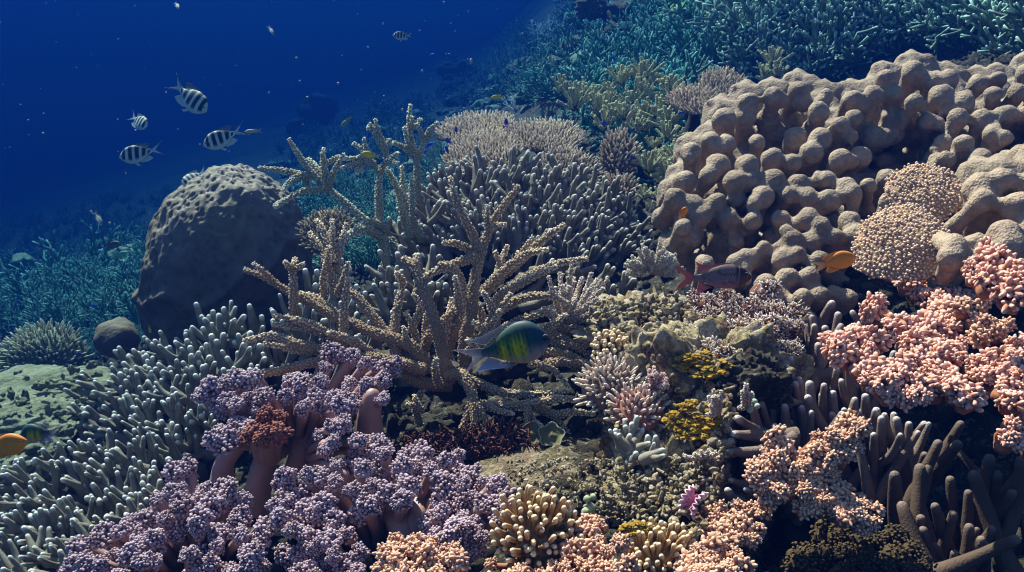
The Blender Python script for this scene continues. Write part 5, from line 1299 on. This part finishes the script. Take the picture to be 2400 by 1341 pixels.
GREEN = dict(name='green_damsel', nx=140, x0=-.20, x1=.50, w=.085, top=[(0, .04), (.12, .065), (.35, .165), (.6, .225), (.8, .19), (.93, .09), (1, .01)], bot=[(0, -.04), (.12, -.06), (.35, -.14), (.6, -.195), (.8, -.165), (.93, -.09), (1, -.03)],
    col=green_col, eye=(.455, .01, .034), pup=.95, eyey=.9, finmat=M_FINC, fins={
    'dorsal_fin': ([(-.14, .065), (-.02, .14), (.12, .21), (.26, .21)], [(-.33, .15), (-.16, .165), (.10, .24), (.26, .222)], flatc((.22, .18, .18), (.5, .42, .38))),
    'anal_fin': ([(-.15, -.05), (-.06, -.105), (.06, -.17)], [(-.31, -.17), (-.16, -.175), (.03, -.20)], flatc((.20, .2, .30), (.3, .35, .6))),
    'tail_fin': ([(-.185, .045), (-.19, 0), (-.185, -.045)], [(-.50, .10), (-.36, .03), (-.29, -.03), (-.34, -.08), (-.44, -.17)], flatc((.20, .16, .20), (.62, .48, .46)))})
def squirrel_col(s, v, V):
    x, z = V[:, 0], V[:, 2]
    row = z / .021; k = np.round(row); ph = (x / .019 + .5 * (k % 2)); e = np.abs(ph - np.round(ph)) * 2; f = np.abs(row - k) * 2
    dark = np.clip(sstep(e, .45, .9) + sstep(f, .65, 1.0) * .7, 0, 1)
    c = mixc((.24, .15, .16), (.025, .008, .012), dark)
    c = c * (1 - .45 * sstep(v, .3, 1))[:, None]
    bel = sstep(-v, .2, .9); c = c * (1 - bel * .5)[:, None] + np.array([.40, .16, .17]) * (bel * .5)[:, None]
    hd = sstep(x, .26, .30); hc = mixc((.10, .035, .04), (.02, .006, .01), sstep(v, -.5, .5)); c = c * (1 - hd)[:, None] + hc * hd[:, None]
    op = np.exp(-((x - .315 - .02 * v) / .008) ** 2) * .6; c = c * (1 - op)[:, None] + np.array([.3, .2, .25]) * op[:, None]
    return c
SQ = dict(name='squirrelfish', nx=200, x0=-.27, x1=.50, w=.07, top=[(0, .035), (.12, .045), (.35, .125), (.6, .165), (.8, .135), (.93, .07), (1, .0)], bot=[(0, -.035), (.12, -.045), (.35, -.12), (.6, -.155), (.8, -.125), (.93, -.065), (1, -.03)],
    col=squirrel_col, eye=(.415, .025, .032), pup=.8, fins={
    'dorsal_fin': ([(-.16, .06), (-.08, .10), (.02, .14), (.22, .165)], [(-.235, .215), (-.10, .145), (.04, .175), (.20, .185)], flatc((.5, .14, .13), (.62, .06, .05))),
    'anal_fin': ([(-.19, -.05), (-.10, -.10), (-.02, -.135)], [(-.24, -.235), (-.17, -.20), (-.07, -.145)], flatc((.45, .15, .14), (.62, .07, .06))),
    'tail_fin': ([(-.26, .045), (-.27, 0), (-.26, -.045)], [(-.50, .175), (-.45, .09), (-.35, .0), (-.45, -.08), (-.50, -.17)], flatc((.42, .10, .10), (.62, .08, .06))),
    'pectoral_fin': ([(.20, -.02), (.20, -.06)], [(.12, -.05), (.13, -.085)], flatc((.35, .12, .14))),
    'pelvic_fin': ([(.12, -.14), (.04, -.14)], [(.02, -.19), (-.02, -.18)], flatc((.6, .35, .36)))}, yoff={'pectoral_fin': .07})
def orange_col(s, v, V): return mixc((.70, .24, .015), (.50, .15, .01), sstep(v, -.3, .9)) * (1 + .12 * fbm(V * 40, 2))[:, None]
_of = flatc((.66, .22, .015), (.75, .30, .05))
OR = dict(name='orange_damsel', x0=-.22, x1=.50, w=.08, top=[(0, .05), (.12, .09), (.35, .19), (.6, .215), (.8, .16), (.93, .08), (1, .03)], bot=[(0, -.05), (.12, -.08), (.35, -.16), (.6, -.18), (.8, -.14), (.93, -.05), (1, .0)],
    col=orange_col, eye=(.39, .045, .020), fins={
    'dorsal_fin': ([(-.18, .07), (-.05, .15), (.12, .205), (.25, .19)], [(-.29, .14), (-.14, .21), (.10, .235), (.25, .20)], _of), 'anal_fin': ([(-.18, -.07), (-.06, -.13), (.08, -.17)], [(-.26, -.17), (-.16, -.215), (.02, -.20)], _of),
    'tail_fin': ([(-.21, .05), (-.22, 0), (-.21, -.05)], [(-.50, .12), (-.44, .05), (-.38, .0), (-.42, -.06), (-.47, -.13)], flatc((.66, .22, .02), (.8, .45, .2)))})
def simple(name, c0, c1, slim=1.0):
    k = slim; f = flatc(c0, c1)
    return dict(name=name, nx=50, x0=-.24, x1=.50, w=.07, top=[(0, .04), (.12, .06 * k), (.35, .15 * k), (.6, .18 * k), (.8, .14 * k), (.93, .07 * k), (1, .01)], bot=[(0, -.04), (.12, -.05 * k), (.35, -.13 * k), (.6, -.16 * k), (.8, -.12 * k), (.93, -.05 * k), (1, -.0)],
        col=lambda s, v, V: mixc(c1, c0, sstep(v, -.6, .6)), eye=(.40, .03, .022), fins={
        'dorsal_fin': ([(-.18, .05), (.0, .15 * k), (.24, .165 * k)], [(-.26, .10), (-.05, .20 * k), (.24, .175 * k)], f), 'anal_fin': ([(-.18, -.05), (.04, -.14 * k)], [(-.26, -.11), (.0, -.18 * k)], f),
        'tail_fin': ([(-.23, .04), (-.24, 0), (-.23, -.04)], [(-.50, .13), (-.36, .0), (-.50, -.13)], f)})
MESHES = {k: fish_meshes(v) for k, v in dict(serg=SERG, green=GREEN, sq=SQ, orange=OR, blue=simple('blue_damsel', (.015, .03, .50), (.02, .05, .65)), yellow=simple('yellow_fish', (.50, .38, .02), (.62, .50, .05)),
    tan=simple('tan_fish', (.40, .30, .16), (.45, .40, .3), .62), dark=simple('dark_fish', (.05, .05, .06), (.10, .12, .15)), pale=simple('pale_fish', (.10, .12, .14), (.5, .5, .42), .75), teal=simple('teal_fish', (.05, .30, .26), (.12, .42, .25)),
    hazy=simple('hazy_fish', (.22, .28, .12), (.30, .30, .16), .9)).items()}

def fish(kind, label, cat, x0, y0, x1, y1, d, name='fish', yaw=0, roll=0, group=None, flex=0, full=True):
    """nose at (x1, y1), tail tip at (x0, y0) in the photo, d metres away"""
    c = W((x0 + x1) / 2, (y0 + y1) / 2, d); v = np.array([x1 - x0, -(y1 - y0)]) * d / F; L = np.linalg.norm(v) / math.cos(yaw); v = v / np.linalg.norm(v)
    hx = RIGHT * v[0] + UPC * v[1]; up = UPC * abs(v[0]) + RIGHT * (-v[1] if v[0] > 0 else v[1]); hx = nrm(hx * math.cos(yaw) - FWD * math.sin(yaw))
    up = nrm(up - hx * (up @ hx)); yy = np.cross(up, hx)
    if roll: up, yy = up * math.cos(roll) + yy * math.sin(roll), yy * math.cos(roll) - up * math.sin(roll)
    root = thing(name, label, cat, (0, 0, 0), group)
    M = Matrix((np.stack([hx, yy, up], 1) * L).tolist()).to_4x4(); M.translation = Vector(c); root.matrix_world = M
    for k, me in MESHES[kind].items():
        if isinstance(k, tuple):
            if k[0] == 'pupil': continue
            e = link('eye', me, parent=root); link('pupil', MESHES[kind][('pupil', k[1])], parent=e)
        else: link(k, me, parent=root)
    return root
R_ = math.radians
fish('green', 'large dark green damselfish with a yellow blotch swimming in front of the staghorn', 'fish', 1062, 845, 1288, 790, .74, 'damselfish', R_(8))
fish('sq', 'silver scaled fish with red fins and forked red tail hovering before the lobed coral', 'fish', 1582, 652, 1762, 648, .98, 'squirrelfish')
fish('orange', 'bright orange damselfish beside the fine tan knobs', 'fish', 1907, 626, 2008, 603, .98, 'damselfish', R_(0))
fish('orange', 'tiny orange fish seen end on against the left end of the lobed mass', 'fish', 1594, 514, 1608, 486, 1.2, 'damselfish', R_(35))
SG = 'striped sergeant fish in the open water'
fish('serg', 'striped fish diving head down, highest of the striped group over the boulder', 'fish', 402, 192, 488, 266, 2.0, 'sergeant_fish', R_(12), group=SG)
fish('serg', 'smallest fine striped fish left of the diving one', 'fish', 299, 268, 352, 302, 2.3, 'sergeant_fish', R_(30), group=SG)
fish('serg', 'striped fish facing left, lowest of the three under the diving one', 'fish', 373, 348, 282, 372, 1.9, 'sergeant_fish', R_(5), group=SG)
fish('serg', 'striped fish with a long forked tail, between the diving one and the tan fish', 'fish', 566, 302, 480, 345, 1.9, 'sergeant_fish', R_(8), group=SG)
fish('serg', 'half turned striped fish touching the top left of the boulder coral', 'fish', 474, 396, 438, 438, 2.2, 'sergeant_fish', R_(40), group=SG)
fish('serg', 'dark striped fish alone near the top, at the edge of the far slope', 'fish', 964, 82, 921, 86, 3.0, 'sergeant_fish', R_(10), group=SG)
fish('tan', 'small slender tan fish behind the forked tail of a striped fish', 'fish', 614, 306, 573, 309, 2.2)
fish('pale', 'dark narrow fish with a pale belly hanging over the dim thicket', 'fish', 216, 494, 244, 530, 2.2, yaw=R_(20))
fish('green', 'green damselfish at the left edge above the orange fish', 'fish', 150, 1010, 42, 1022, .95, 'damselfish', R_(-10))
fish('orange', 'orange brown fish cut off by the left edge', 'fish', -62, 1062, 66, 1036, .85, 'damselfish', R_(0))
fish('yellow', 'yellow fish in front of the pale thin branching coral', 'fish', 1184, 226, 1150, 230, 2.9)
fish('yellow', 'blurry yellow grey fish between the arms of the greenish staghorn', 'fish', 892, 368, 846, 360, 1.6)
fish('hazy', 'faint yellow green fish in the hazy water left of the tallest staghorn arm', 'fish', 826, 270, 800, 300, 3.2)
fish('dark', 'dark fish with a yellow edge half hidden beside the right finger coral', 'fish', 2316, 500, 2288, 532, 1.15, yaw=R_(30))
fish('dark', 'blackish fish over the blue green thicket left of the boulder', 'fish', 236, 577, 285, 572, 2.3)
fish('tan', 'small tan fish swimming past the upright fan shaped table coral', 'fish', 1464, 302, 1480, 262, 2.1, yaw=R_(30))
fish('teal', 'teal fish low in the thicket under the dark fish', 'fish', 262, 604, 300, 592, 2.5)
fish('teal', 'green fish near the floor of the blue gap', 'fish', 1206, 172, 1250, 178, 4.0)
fish('pale', 'dim upright fish high in the open water', 'fish', 626, 58, 644, 84, 2.6, yaw=R_(20))
fish('pale', 'tiny fish with a glinting eye at the top edge of the open water', 'fish', 406, 2, 424, 24, 2.6, yaw=R_(30))
fish('yellow', 'tiny yellow striped fish standing upright under the boulder coral', 'fish', 349, 762, 353, 782, 2.1)
fish('hazy', 'small yellowish fish above the olive bush at the slope', 'fish', 1296, 194, 1318, 198, 3.0)
BL = 'tiny vivid blue fish darting over the corals'
for x, y, a, s, d, lab in [
    (1187, 290, 100, 24, 2.3, 'blue fish in front of the gap between the twin table corals'), (1069, 306, 95, 18, 2.4, 'blue fish at the left side of the left table coral'), (1052, 331, 140, 20, 2.35, 'blue fish under the left rim of the left table coral'),
    (1047, 352, 100, 20, 2.3, 'blue fish beside the lower table coral rim'), (1005, 340, 20, 22, 2.0, 'blue fish beside the small forked staghorn arm'), (996, 356, 30, 18, 2.1, 'blue fish just above the grey fingers left end'),
    (971, 396, 85, 22, 1.9, 'blue fish in front of the greenish staghorn stems'), (1417, 290, 170, 18, 2.3, 'blue fish between the table coral and olive bushes'), (1594, 265, 10, 16, 2.3, 'blue fish at the flat tan table coral'),
    (1434, 136, 30, 14, 3.4, 'blue fish over the far slope under the dark mounds'), (1205, 172, 0, 14, 3.6, 'blue fish near the green fish in the blue gap'), (1010, 130, 5, 20, 3.8, 'faint blue fish on the far slope, right of the dark striped fish'),
    (866, 316, 80, 16, 2.3, 'blue fish left of the greenish staghorn fork'), (752, 450, 60, 16, 2.1, 'blue fish under the lowest greenish arm'), (826, 455, 0, 14, 2.2, 'blue fish in the teal window between staghorn arms'), (536, 355, 0, 8, 2.2, 'speck of a blue fish under the long tailed striped fish'),
    (220, 716, 0, 16, 2.2, 'blue fish low in the dim thicket above the olive boulder'), (40, 706, 0, 10, 2.4, 'blue fish at the far left over the dim thicket'), (1484, 305, 60, 12, 2.2, 'blue fish against the olive brown bush'), (1480, 370, 90, 14, 2.1, 'blue fish right of the upright fan table coral'),
    (185, 828, 10, 12, 1.95, 'blue fish right of the dim table coral')]:
    dx, dy = math.cos(R_(a)) * s, -math.sin(R_(a)) * s
    fish('blue', lab, 'fish', x - dx / 2, y - dy / 2, x + dx / 2, y + dy / 2, d, 'blue_fish', R_(25), group=BL)

# ---------------------------------------------------------------- drifting specks
rng = np.random.default_rng(300); mb = MB()
for _ in range(110):
    px = rng.uniform(0, 1250); py = rng.uniform(0, 620) * (1 - px / 2600); d = rng.uniform(.7, 2.4)
    if d > 2.0 and py > 350: continue
    s = rng.uniform(.4, 1.0) * rng.choice([.8, 1, 1.2, 2.4]) * 1.3 * d / F
    V, Fs = ICO1; e = np.array([1, 1, 1]) + (rng.random() < .3) * rng.uniform(0, 2, 3)
    mb.add(V * s * e + W(px, py, d), Fs, 0)
for _ in range(90):
    px = rng.uniform(1250, 2400); py = rng.uniform(100, 1300); d = rng.uniform(.55, .78)
    mb.add(ICO1[0] * rng.uniform(.4, .7) * 1.1 * d / F + W(px, py, d), ICO1[1], 0)
solo('drifting_specks', mb, M_SPECK, (0, 1.5, 0), 'tiny pale specks drifting in the blue water', 'specks', kind='stuff')
